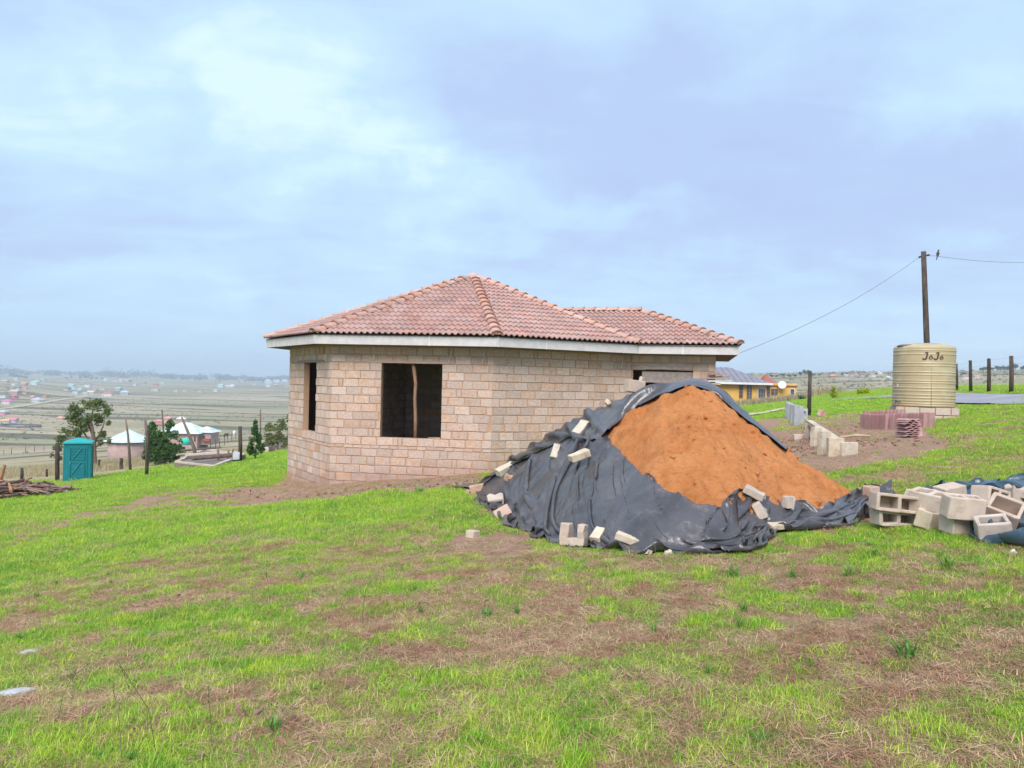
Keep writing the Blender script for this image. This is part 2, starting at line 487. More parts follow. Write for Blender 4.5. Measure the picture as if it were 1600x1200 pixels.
# ------------------------------------------------------------------ materials used by several things
M_BLOCK = pm('cement_block', (.61, .465, .395), (.46, .345, .295), 7, .95, .5, 180, .12, c3=(.56, .33, .20), s3=3.4, t3=(.50, .66), coord='Generated')
def splash(mt):
    """mud thrown up against the foot of the walls"""
    t = mt.node_tree; b = NB(t); bs = next(n for n in t.nodes if n.type == 'BSDF_PRINCIPLED')
    src = bs.inputs['Base Color'].links[0].from_socket; pos = b.n('ShaderNodeNewGeometry').outputs['Position']
    sp = b.n('ShaderNodeSeparateXYZ', inp={0: pos})
    hgt = b.math('ADD', sp.outputs[2], b.math('ADD', b.math('MULTIPLY', sp.outputs[1], .033), b.math('MULTIPLY', sp.outputs[0], -.10)))
    f = b.math('MULTIPLY', b.smooth(b.math('ADD', hgt, b.math('MULTIPLY', b.noise(pos, 2.2, 6, .7), -.75)), .10, -.35), .45)
    t.links.new(b.mix(f, src, (.30, .17, .115)), bs.inputs['Base Color'])
splash(M_BLOCK)
M_MORTAR = pm('orange_mortar', (.53, .315, .19), (.45, .29, .20), 6, .95, .8, 60, 0, c3=(.40, .30, .23), s3=1.6, coord='World')
splash(M_MORTAR)
M_TILE = pm('concrete_roof_tile', (.44, .265, .23), (.37, .22, .195), 9, .62, .15, 120, .12, c3=(.36, .23, .21), s3=3.0, t3=(.50, .72), spec=.4)
M_RIDGE = pm('ridge_tile_clay', (.60, .36, .28), (.52, .31, .245), 7, .7, .15, 120, .10)
M_FASCIA = pm('fibre_cement_board', (.60, .56, .55), (.52, .48, .48), 5, .7, .1, 80, .03)
M_WOOD = pm('weathered_wood', (.20, .14, .11), (.11, .08, .065), 5, .9, .5, 40, .12, stretch=(1, 1, .2))
M_PALEWOOD = pm('pale_timber', (.50, .38, .25), (.40, .29, .18), 5, .85, .3, 40, .12)
M_DARKWOOD = pm('creosoted_pole', (.085, .060, .050), (.040, .028, .024), 9, .85, .5, 50, .15, c3=(.14, .10, .08), s3=6, stretch=(1, 1, .25))
M_LINTEL = pm('grey_lintel_board', (.27, .20, .18), (.36, .30, .28), 10, .95, .6, 50, .05)
M_WIRE = pm('galvanised_wire', (.30, .30, .31), (.24, .24, .25), 8, .5, 0, 1, 0, metallic=.6)
M_STRAP = pm('white_strap', (.72, .70, .68), None, 5, .6, 0, 1, .02)
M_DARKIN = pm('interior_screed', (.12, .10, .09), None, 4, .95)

H = .206                                      # block course
E0 = EYE                                      # eye level as world z
ZEAVE = E0 + 1.10
APEX = Vector((-1.24, 23.2, E0 + 3.18))
EAVE = [(-7.15, 22.2), (-4.90, 18.88), (-.38, 18.2), (3.30, 20.2), (4.6, 24.2), (2.4, 27.9), (-2.5, 28.9), (-6.5, 26.7)]
P2_, P3_ = Vector((3.30, 20.2)), Vector((5.78, 19.62))
wd = (P3_ - P2_).normalized(); wn = Vector((-wd.y, wd.x))
P4_ = P3_ + 5.4 * wn
RE = P3_ + 2.7 * wn - 2.7 * wd
RF = RE - 4.2 * wd
P5_ = P4_ - 4.5 * wd
ZR = E0 + 2.205

house = empty('unfinished_house', (-.5, 19.5, Gz(-.5, 19.5)), 'unplastered block house with red tiled hipped roof and empty window openings', 'house')
house_inv = house.location.copy()
def hlink(name, me, parent):
    o = bpy.data.objects.new(name, me); COL.objects.link(o); o.parent = parent
    return o
def hbuild(mb, name, mat, parent=None, smooth=False, rnd=False):
    """mesh given in world coordinates, child of the house (or of one of its parts, which sit at the house origin)"""
    me = mb.mesh(name, mat, smooth, Matrix.Translation(-house_inv), rnd)
    return hlink(name, me, parent or house)

# ---- walls
def block_variants(n=7):
    out = []
    for k in range(n):
        bm = bmesh.new(); bmesh.ops.create_cube(bm, size=1)
        for v in bm.verts:
            v.co += Vector((random.uniform(-.018, .018), random.uniform(-.02, .02), random.uniform(-.035, .035)))
        bmesh.ops.bevel(bm, geom=[e for e in bm.edges if abs((e.verts[0].co - e.verts[1].co).y) < .5 and min(e.verts[0].co.y, e.verts[1].co.y) < 0], offset=.03, segments=1, affect='EDGES')
        me = bpy.data.meshes.new('block'); bm.to_mesh(me); bm.free(); me.materials.append(M_BLOCK); out.append(me)
    return out
BV = block_variants()
THIN_TOP = E0 - 1.64
rows = []                                    # (z0, z1, thin)
z = THIN_TOP
while z < ZEAVE - .26: rows.append((z, z + H, False)); z += H
rows.append((THIN_TOP - .085, THIN_TOP, True)); z = THIN_TOP - .085
while z > E0 - 3.35: rows.append((z - H, z, False)); z -= H

def wall(a, b, openings=(), single_budget=0, inner=False, thick=.15, zlow=None, name='wall'):
    """a -> b plan points seen from outside left to right; openings (s0, s1, z0, z1) along it"""
    a = Vector(a); b = Vector(b); L = (b - a).length; d = (b - a) / L; nin = Vector((-d.y, d.x))
    rot = Matrix(((d.x, nin.x, 0), (d.y, nin.y, 0), (0, 0, 1)))
    ztop = ZEAVE - .22; zb = E0 - 3.5 if zlow is None else zlow
    core = MB()
    def cbox(s0, s1, z0, z1):
        if s1 - s0 < .01 or z1 - z0 < .01: return
        c = a + d * ((s0 + s1) / 2) + nin * (thick / 2 + .009)
        core.box((c.x, c.y, (z0 + z1) / 2), (s1 - s0, thick, z1 - z0), rot)
    ops = sorted(openings); s = 0
    for o in ops:
        cbox(s, o[0], zb, ztop); cbox(o[0], o[1], zb, o[2]); cbox(o[0], o[1], o[3], ztop); s = o[1]
    cbox(s, L, zb, ztop)
    wobj = hbuild(core, name, M_MORTAR)
    stuff = MB(); left = single_budget; cnt = 0
    rl = sorted(rows, key=lambda q: -q[0])
    for ri, (z0, z1, thin) in enumerate(rl):
        if z1 > ztop + .02 or z0 < zb: continue
        bl = .235 if thin else .40
        x = -((ri * .5) % 1) * bl + random.uniform(-.02, .02)
        segs = [(0, L)]
        for o in ops:
            if z0 < o[3] - .05 and z1 > o[2] + .05:
                segs = [q for (p0, p1) in segs for q in ((p0, min(p1, o[0])), (max(p0, o[1]), p1)) if q[1] - q[0] > .03]
        while x < L:
            w_ = bl * random.choice((1, 1, 1, 1, 1, .97, 1.04)) if random.random() > .07 or thin else bl * random.choice((.5, .62, .3))
            for (p0, p1) in segs:
                s0 = max(x, p0 + .004); s1 = min(x + w_, p1 - .004)
                if s1 - s0 < .07: continue
                j = random.uniform(.016, .042); jz = random.uniform(.014, .030)
                l0 = s1 - s0 - (j if s1 < p1 - .02 else 0)
                c = a + d * (s0 + l0 / 2) + nin * (.045 + random.uniform(-.004, .004))
                cz = (z0 + z1) / 2 + random.uniform(-.004, .004); hz_ = (z1 - z0) - jz
                tilt = Euler((0, random.uniform(-.012, .012), 0)).to_matrix()
                if left > 0:
                    o = bpy.data.objects.new('block', random.choice(BV)); COL.objects.link(o); o.parent = wobj
                    o.matrix_local = Matrix.Translation(Vector((c.x, c.y, cz)) - house_inv) @ (rot @ tilt).to_4x4() @ Matrix.Diagonal((l0, .10, hz_, 1))
                    left -= 1; cnt += 1
                else:
                    stuff.cur = random.random()
                    stuff.box((c.x, c.y, cz), (l0, .10, hz_), rot @ tilt, .004)
            x += w_
    if stuff.v: tag(hbuild(stuff, 'block_courses', M_BLOCK, wobj, rnd=True), kind='stuff')
    return wobj, cnt

W0, W1, W2 = Vector((-6.45, 22.25)), Vector((-4.54, 19.3)), Vector((-.47, 18.74))
W3, W4 = Vector((3.21, 20.70)), Vector((5.34, 20.20))
W5 = W4 + 4.4 * wn; W6 = W5 - 2.2 * wd
OCTB = [Vector((2.0, 27.3)), Vector((-2.3, 28.3)), Vector((-5.9, 26.4))]
def along(a, b, px, py):
    """distance along wall a-b and height where a photo pixel meets it"""
    d = b - a; r_ = ray(px, py)
    # CAMP.xy + t r = a + s d
    det = r_.x * (-d.y) + d.x * r_.y
    t = (a.x * (-d.y) + d.x * a.y) / det
    pt = Vector((r_.x * t, r_.y * t)); s = (pt - a).dot(d) / d.length
    return s, EYE + r_.z * t
sA0, _ = along(W1, W2, 595, 625); sA1, _ = along(W1, W2, 690, 627)
sL0, _ = along(W0, W1, 474, 620); sL1, _ = along(W0, W1, 493.5, 620)
SILL = THIN_TOP + H; HEAD = SILL + 9 * H
wA, nA = wall(W1, W2, [(sA0, sA1, SILL, HEAD)], 160)
wB, nB = wall(W2, W3, [], 300 - nA)
wL, nL = wall(W0, W1, [(sL0, sL1, SILL, HEAD)], 0)
sM0, zM = along(W3, W4, 989, 576); sM1, _ = along(W3, W4, 1083, 578)
sM0 = max(sM0, .03)
wM, _ = wall(W3, W4, [(sM0, min(sM1, 2.0), zM - 1.6, zM)], 0)
wall(W4, W5); wall(W5, OCTB[0]); wall(OCTB[0], OCTB[1]); wall(OCTB[1], OCTB[2]); wall(OCTB[2], W0)
# inside partitions seen through the window
wall(Vector((-3.2, 23.2)), Vector((1.2, 22.5)), thick=.12, name='partition')
wall(Vector((-3.8, 20.6)), Vector((-3.2, 23.2)), thick=.12, name='partition')
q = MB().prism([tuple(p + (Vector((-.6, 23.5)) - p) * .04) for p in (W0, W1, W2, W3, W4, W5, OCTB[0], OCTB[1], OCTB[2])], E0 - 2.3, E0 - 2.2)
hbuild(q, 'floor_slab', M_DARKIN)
# lintels, sills
def board_on(a, b, s0, s1, z0, z1, proud, mat, name='lintel', parent=None, th=.06, jit=.004):
    d = (b - a).normalized(); nin = Vector((-d.y, d.x)); rot = Matrix(((d.x, nin.x, 0), (d.y, nin.y, 0), (0, 0, 1)))
    c = a + d * ((s0 + s1) / 2) + nin * (th / 2 - proud)
    return hbuild(MB().box((c.x, c.y, (z0 + z1) / 2), (s1 - s0, th, z1 - z0), rot, jit), name, mat, parent)
board_on(W1, W2, sA0 - .35, sA1 + .30, HEAD, HEAD + .07, .012, M_BLOCK, 'lintel', wA)
board_on(W0, W1, sL0 - .55, sL1 + .6, HEAD + .0, HEAD + .06, .02, M_LINTEL, 'lintel', wL)
board_on(W3, W4, sM0 - .06, sM1 - .02, zM - .005, zM + .085, .03, M_LINTEL, 'lintel', wM)
board_on(W3, W4, sM0 + .24, sM1 + .12, zM - .36, zM - .07, -.03, M_LINTEL, 'opening_board', wM, th=.04)
board_on(W1, W2, sA1 - .32, sA1 - .02, SILL + .005, SILL + .035, -.02, M_PALEWOOD, 'sill_offcut', wA, th=.05)

# ---- roof
def tile_mesh():
    n = 14; prof = []
    for i in range(n + 1):
        x = i / n * .300
        ph = (x / .150) % 1.0
        zz = .040 * max(0, math.sin(math.pi * min(ph / .62, 1.0))) ** .8 if ph < .62 else -.006 * math.sin(math.pi * (ph - .62) / .38)
        prof.append((x - .15, zz))
    mb = MB(); Ls = [(-.205, .034), (.185, -.004)]
    vs = []; fs = []
    for (y, dz) in Ls: vs += [(x, y, zz + dz + .012) for x, zz in prof]
    vs += [(x, Ls[0][0], zz + Ls[0][1] - .010) for x, zz in prof]
    m_ = n + 1
    fs += [(i, i + 1, m_ + i + 1, m_ + i) for i in range(n)]
    fs += [(2 * m_ + i, 2 * m_ + i + 1, i + 1, i) for i in range(n)]
    mb.add(vs, fs)
    return mb
TM = tile_mesh(); TILE_ME = TM.mesh('tile', M_TILE)
for i_, p_ in enumerate(TILE_ME.polygons): p_.use_smooth = i_ < 14
roof_mb = MB(); faces3 = []
def Z3(p, z): return Vector((p[0], p[1], z))
octf = [(Z3(EAVE[i], ZEAVE), Z3(EAVE[(i + 1) % 8], ZEAVE), APEX) for i in range(8)]
wing = [[Z3(P2_, ZEAVE), Z3(P3_, ZEAVE), Z3(RE, ZR), Z3(RF, ZR)],
        [Z3(P3_, ZEAVE), Z3(P4_, ZEAVE), Z3(RE, ZR)],
        [Z3(P4_, ZEAVE), Z3(P5_, ZEAVE), Z3(RF, ZR), Z3(RE, ZR)]]
for f_ in octf: roof_mb.add([v - Vector((0, 0, .03)) for v in f_], [(0, 1, 2)])
for f_ in wing: roof_mb.add([v - Vector((0, 0, .045)) for v in f_], [tuple(range(len(f_)))])
roof = hbuild(roof_mb, 'roof', pm('roof_underlay', (.10, .07, .06)))
def plane_z(f_):
    n_ = (f_[1] - f_[0]).cross(f_[2] - f_[0]).normalized()
    return lambda x, y: f_[0].z - (n_.x * (x - f_[0].x) + n_.y * (y - f_[0].y)) / n_.z
octz = [plane_z(f_) for f_ in octf]; wingz = [plane_z(f_) for f_ in wing]
def octroof(x, y): return min(g_(x, y) for g_ in octz)
def wingroof(x, y): return min(g_(x, y) for g_ in wingz)
tiles_left = [300]; tstuff = bmesh.new()
rl_ = tstuff.verts.layers.float.new('rnd')
def tile_face(f_, other, single):
    """lay tiles on plane f_ (eave edge first), clipped to the polygon and to where it lies above the other roof"""
    a, b = f_[0], f_[1]; ex = (b - a).normalized(); n_ = (b - a).cross(f_[2] - a).normalized()
    if n_.z < 0: n_ = -n_
    ey = n_.cross(ex)
    if ey.z < 0: ey = -ey
    L = (b - a).length; Hh = max((v - a).dot(ey) for v in f_)
    R3 = Matrix((ex, ey, n_)).transposed()
    poly = [((v - a).dot(ex), (v - a).dot(ey)) for v in f_]
    def inside(x, y):
        r_ = False
        for i in range(len(poly)):
            x1, y1 = poly[i]; x2, y2 = poly[(i + 1) % len(poly)]
            if (y1 > y) != (y2 > y) and x < (x2 - x1) * (y - y1) / (y2 - y1) + x1: r_ = not r_
        return r_
    nrow = int(Hh / .33) + 2; jobs = []
    for r_ in range(nrow):
        yc = .15 + r_ * .33
        xa = min(q[0] for q in poly); xb = max(q[0] for q in poly)
        x0 = math.floor(xa / .30 - 1) * .30
        for c_ in range(int((xb - x0) / .30) + 2):
            xc = x0 + c_ * .30 + .15
            pts = [(xc + dx, yc + dy) for dx in (-.15, 0, .15) for dy in (-.1, .15)]
            ins = [inside(x, max(y, .02)) for x, y in pts]
            if not any(ins): continue
            wp = a + ex * xc + ey * yc
            if other and other(wp.x, wp.y) > wp.z + .12: continue
            jobs.append((all(ins), xc, yc, wp))
    for whole, xc, yc, wp in jobs:
        M_ = Matrix.Translation(wp - house_inv + n_ * .01) @ R3.to_4x4() @ Euler((random.uniform(-.012, .012), random.uniform(-.012, .012), random.uniform(-.006, .006))).to_matrix().to_4x4()
        if whole and single and tiles_left[0] > 0:
            o = bpy.data.objects.new('tile', TILE_ME); COL.objects.link(o); o.parent = roof; o.matrix_local = M_
            tiles_left[0] -= 1
        else:
            bm = bmesh.new(); bm.from_mesh(TILE_ME); bm.transform(M_)
            if not whole:
                for i in range(len(f_)):
                    if i == 0: continue
                    v1, v2 = f_[i], f_[(i + 1) % len(f_)]
                    e_ = (v2 - v1).normalized(); no = e_.cross(n_)       # outward for ccw polygon
                    cen = sum((v for v in f_), Vector()) / len(f_)
                    if (cen - v1).dot(no) > 0: no = -no
                    bmesh.ops.bisect_plane(bm, geom=bm.verts[:] + bm.edges[:] + bm.faces[:], plane_co=v1 - house_inv, plane_no=no, clear_outer=True)
            rr_ = random.random(); idx = {}
            for v in bm.verts:
                nv_ = tstuff.verts.new(v.co); nv_[rl_] = rr_; idx[v] = nv_
            for fc in bm.faces:
                nf = tstuff.faces.new([idx[v] for v in fc.verts]); nf.smooth = fc.smooth
            bm.free()
order = [1, 2, 0]
tile_face(list(octf[1]), None, True)
tile_face(list(octf[2]), wingroof, True)
tile_face(wing[0], octroof, True)
tile_face(list(octf[0]), None, True)
for i in (3, 4, 5, 6, 7): tile_face(list(octf[i]), wingroof, False)
tile_face(wing[1], None, False); tile_face(wing[2], octroof, False)
me = bpy.data.meshes.new('roof_tiling'); tstuff.to_mesh(me); tstuff.free(); me.materials.append(M_TILE)
tag(hlink('roof_tiling', me, roof), kind='stuff')

def cap_mesh():
    mb = MB(); n = 9; vs = []; fs = []
    for (y, r_, dz) in ((-.22, .135, .030), (-.16, .135, .028), (-.15, .122, .022), (.21, .105, .0)):
        for k in range(n + 1):
            t = math.pi * k / n
            vs.append((-math.cos(t) * r_ * 1.1, y, math.sin(t) * r_ * .78 + dz - .02))
    m_ = n + 1
    for i in range(3): fs += [(i * m_ + k, i * m_ + k + 1, (i + 1) * m_ + k + 1, (i + 1) * m_ + k) for k in range(n)]
    fs.append(tuple(range(m_)))
    return mb.add(vs, fs).mesh('ridge_tile', M_RIDGE, True)
CAP = cap_mesh()
def caps(a, b, start=0.0, both=False):
    d = b - a; L = d.length; ey = d.normalized(); ex = ey.cross(Vector((0, 0, 1))).normalized(); ez = ex.cross(ey)
    R3 = Matrix((ex, ey, ez)).transposed().to_4x4(); n = max(1, int(L / .345))
    for i in range(n):
        p = a + ey * (.18 + (i + .0) * (L - .2) / n)
        o = bpy.data.objects.new('ridge_tile', CAP); COL.objects.link(o); o.parent = roof
        o.matrix_local = Matrix.Translation(p - house_inv + Vector((0, 0, .035))) @ R3 @ Euler((0, random.uniform(-.04, .04), random.uniform(-.02, .02))).to_matrix().to_4x4()
for i in range(8):
    caps(Z3(EAVE[i], ZEAVE), APEX)
caps(Z3(P3_, ZEAVE), Z3(RE, ZR)); caps(Z3(P4_, ZEAVE), Z3(RE, ZR)); caps(Z3(RE, ZR), Z3(RF, ZR) + Vector((wd.x, wd.y, 0)) * 1.6)
bmk = MB().lathe([(.17, -.05), (.16, .04), (.09, .10), (.0, .12)], 10, APEX + Vector((0, 0, .0)), cap=False)
hbuild(bmk, 'apex_cap', M_RIDGE, roof, True)

# ---- fascia, soffit, covers, straps
EP = [Vector(p) for p in EAVE[:4]] + [P3_, P4_, P5_, Vector(EAVE[5]), Vector(EAVE[6]), Vector(EAVE[7])]
for i in range(len(EP)):
    a, b = EP[i], EP[(i + 1) % len(EP)]
    d = (b - a).normalized(); nin = Vector((-d.y, d.x)); rot = Matrix(((d.x, nin.x, 0), (d.y, nin.y, 0), (0, 0, 1)))
    L = (b - a).length; c = (a + b) / 2 + nin * .03
    hbuild(MB().box((c.x, c.y, ZEAVE - .135), (L + .008, .02, .235), rot, .002), 'fascia_board', M_FASCIA)
    if i in (1, 2, 3):
        for s_ in ((.64,) if i == 1 else (.01, .33) if i == 2 else (.45,)):
            c2 = a + d * L * s_ + nin * .016
            hbuild(MB().box((c2.x, c2.y, ZEAVE - .135), (.035, .012, .245), rot), 'joint_cover', M_STRAP)
sof = MB()
cen = Vector((-1.2, 23.2))
inner = [p + (Vector((cen.x if i < 4 or i > 6 else 3.5, 23.0)) - p).normalized() * .75 for i, p in enumerate(EP)]
for i in range(len(EP)):
    j = (i + 1) % len(EP)
    sof.add([(EP[i].x * .995, EP[i].y * 1.002, ZEAVE - .235), (EP[j].x * .995, EP[j].y * 1.002, ZEAVE - .235), (inner[j].x, inner[j].y, ZEAVE - .225), (inner[i].x, inner[i].y, ZEAVE - .225)], [(0, 1, 2, 3)])
hbuild(sof, 'soffit', M_WOOD)
for (x1, y1, x2, y2, a, b) in ((708, 545, 701, 566, W1, W2), (759, 545, 754, 568, W1, W2), (585, 541, 585, 562, W1, W2), (494, 540, 495, 561, W0, W1), (973, 552, 969, 574, W2, W3)):
    s1, z1 = along(a, b, x1, y1); s2, z2 = along(a, b, x2, y2); d = (b - a).normalized(); no = Vector((d.y, -d.x))
    p1 = a + d * s1 + no * .03; p2 = a + d * s2 + no * .06
    hbuild(MB().tube([(p1.x, p1.y, z1), ((p1.x + p2.x) / 2 + .01, (p1.y + p2.y) / 2, (z1 + z2) / 2), (p2.x, p2.y, z2)], .009, 5), 'tie_strap', M_STRAP)
# rough offcuts poking out at the right corner
for k, (dz, ln, mt_) in enumerate(((-.42, .55, M_PALEWOOD), (-.47, .42, M_LINTEL), (-.53, .60, M_STRAP), (-.60, .30, M_BLOCK), (-.36, .35, M_TILE))):
    c = W4 + wd * (ln / 2 - .18) - wn * (.05 + .02 * k)
    rot = Euler((.03 * k, .04 * (k - 2), math.atan2(wd.y, wd.x) + .05 * (k - 1))).to_matrix()
    hbuild(MB().box((c.x, c.y, zM + dz + .25), (ln, .16, .035), rot, .008), 'wall_offcut', mt_)

# the crooked prop in the window opening
s_, _ = along(W1, W2, 645, 620); d = (W2 - W1).normalized(); nin = Vector((-d.y, d.x)); pp = W1 + d * s_ + nin * .14
prop = MB().tube([(pp.x + .05, pp.y, SILL - .01), (pp.x + .045, pp.y, SILL + .5), (pp.x + .015, pp.y, SILL + 1.0), (pp.x + .03, pp.y, SILL + 1.35), (pp.x - .045, pp.y, HEAD + .005)], [.045, .046, .042, .045, .048], 9)
tag(prop.build('timber_prop', pm('bark_pole', (.33, .19, .12), (.22, .13, .09), 14, .9, .5, 60, 0), smooth=True), 'crooked debarked pole propping the lintel inside the big window opening', 'pole')

# ------------------------------------------------------------------ the heap of building sand
PC = (2.62, 11.2)
PEAK = 1.66
TOE = [(1000, 866), (1110, 862), (1180, 838), (1230, 818), (1290, 806), (1350, 782)]
toe = [tuple(ground_hit(*q).xy) for q in TOE] + [(4.35, 9.9), (4.25, 10.9), (4.2, 12.0), (3.8, 13.6), (2.8, 15.0), (1.2, 15.9), (-.2, 16.0), (-.9, 15.3)]
toe += [tuple(ground_hit(*q).xy) for q in ((764, 768), (806, 796), (858, 822), (910, 844))]
_ta = np.array([math.atan2(q[1] - PC[1], q[0] - PC[0]) for q in toe]); _tr = np.array([math.hypot(q[1] - PC[1], q[0] - PC[0]) for q in toe])
_o = np.argsort(_ta); _ta = _ta[_o]; _tr = _tr[_o]
_ga = np.linspace(-math.pi, math.pi, 361)
_gr = np.interp(_ga, np.concatenate([_ta - 2 * math.pi, _ta, _ta + 2 * math.pi]), np.tile(_tr, 3))
_k = np.exp(-np.linspace(-2, 2, 25) ** 2); _k /= _k.sum()
_gr = np.convolve(np.concatenate([_gr[-13:-1], _gr, _gr[1:13]]), _k, 'valid')
def pile_h(x, y, fine=True):
    """height of the heap above the ground"""
    dx = x - PC[0]; dy = y - PC[1]
    r = np.hypot(dx, dy); a = np.arctan2(dy, dx)
    Rr = np.interp(a, _ga, _gr[:361])
    wob = 1 + .10 * (fbm(np.cos(a) * 2 + 5, np.sin(a) * 2 + 5, 3, 3) - .5)
    t = np.clip(1 - r / (Rr * wob), 0, 1)
    prof = t ** (.86 + .62 * np.clip(np.cos(a + .05), 0, 1) ** 1.5)
    h = smin(PEAK * 1.16 * prof, PEAK + 0 * prof, .30)
    h = h * 1.0
    h = np.where(t > 0, np.maximum(h, 0), 0) * ss(0, .04, t)
    # shoulder to the left rear that the sheet hangs over
    h = h + .08 * np.exp(-(((x - .95) / .75) ** 2 + ((y - 12.6) / 1.0) ** 2)) * ss(0, .1, t)
    if fine:
        k = ss(0, .08, t)
        h = h + k * (.14 * (fbm(x * 1.6, y * 1.6, 3, 51) - .5) + .20 * (fbm(x * 5.5 + .8 * y, y * 3.5, 5, 52, .65) - .5) + .07 * (1 - np.abs(2 * fbm(x * 3.1, y * 2.2, 3, 53) - 1)) - .03)
    return h
def HS(x, y, fine=True):
    return G(x, y) + pile_h(np.asarray(x, float), np.asarray(y, float), fine)
def HSc(x, y): return HS(x, y, False)
def surf_hit(px, py, nudge=0.0):
    for k in range(30):
        p = ground_hit(px, py + k * .8, 17.5, HSc)
        if p is not None: return p
    return ground_hit(px, py)
def grid_faces(n, m_):
    i = np.arange(n - 1)[:, None]; j = np.arange(m_ - 1)[None, :]
    return np.stack([i * m_ + j, (i + 1) * m_ + j, (i + 1) * m_ + j + 1, i * m_ + j + 1], -1).reshape(-1, 4)

def sand_material():
    mt = bpy.data.materials.new('building_sand'); mt.use_nodes = True
    t = mt.node_tree; t.nodes.clear(); b = NB(t)
    pos = b.n('ShaderNodeNewGeometry').outputs['Position']
    a = b.noise(pos, 2.2, 5, .6); c_ = b.noise(b.vec('MULTIPLY', pos, (1, 1.6, 2.2)), 13, 6, .7); f_ = b.noise(pos, 70, 5, .7); g_ = b.noise(pos, 260, 3, .7)
    col = b.mix(b.smooth(a, .35, .65), (.64, .235, .078), (.72, .30, .115))
    col = b.mix(b.smooth(c_, .50, .72), col, (.52, .17, .065))
    col = b.mix(b.smooth(f_, .58, .78), col, (.84, .43, .21))
    bs = b.n('ShaderNodeBsdfPrincipled', inp={'Base Color': col, 'Roughness': .95, 'Specular IOR Level': .12})
    h_ = b.math('ADD', b.math('MULTIPLY', c_, 2.2), b.math('ADD', f_, b.math('MULTIPLY', g_, .4)))
    bp = b.n('ShaderNodeBump', inp={'Strength': .9, 'Distance': .03, 'Height': h_})
    t.links.new(bp.outputs[0], bs.inputs['Normal'])
    b.n('ShaderNodeOutputMaterial', inp={0: bs.outputs[0]})
    return mt
M_SAND = sand_material()
# ------------------------------------------------------------------ plastic sheeting, draped with a small cloth solver
def polyline(pts, n):
    pts = np.asarray(pts, float); d = np.concatenate([[0], np.cumsum(np.hypot(*np.diff(pts, axis=0).T))])
    t = np.linspace(0, d[-1], n)
    # smooth through the points
    x = np.interp(t, d, pts[:, 0]); y = np.interp(t, d, pts[:, 1])
    k = np.array([.25, .5, .25])
    for _ in range(3):
        x[1:-1] = np.convolve(x, k, 'valid'); y[1:-1] = np.convolve(y, k, 'valid')
    return np.stack([x, y], 1)

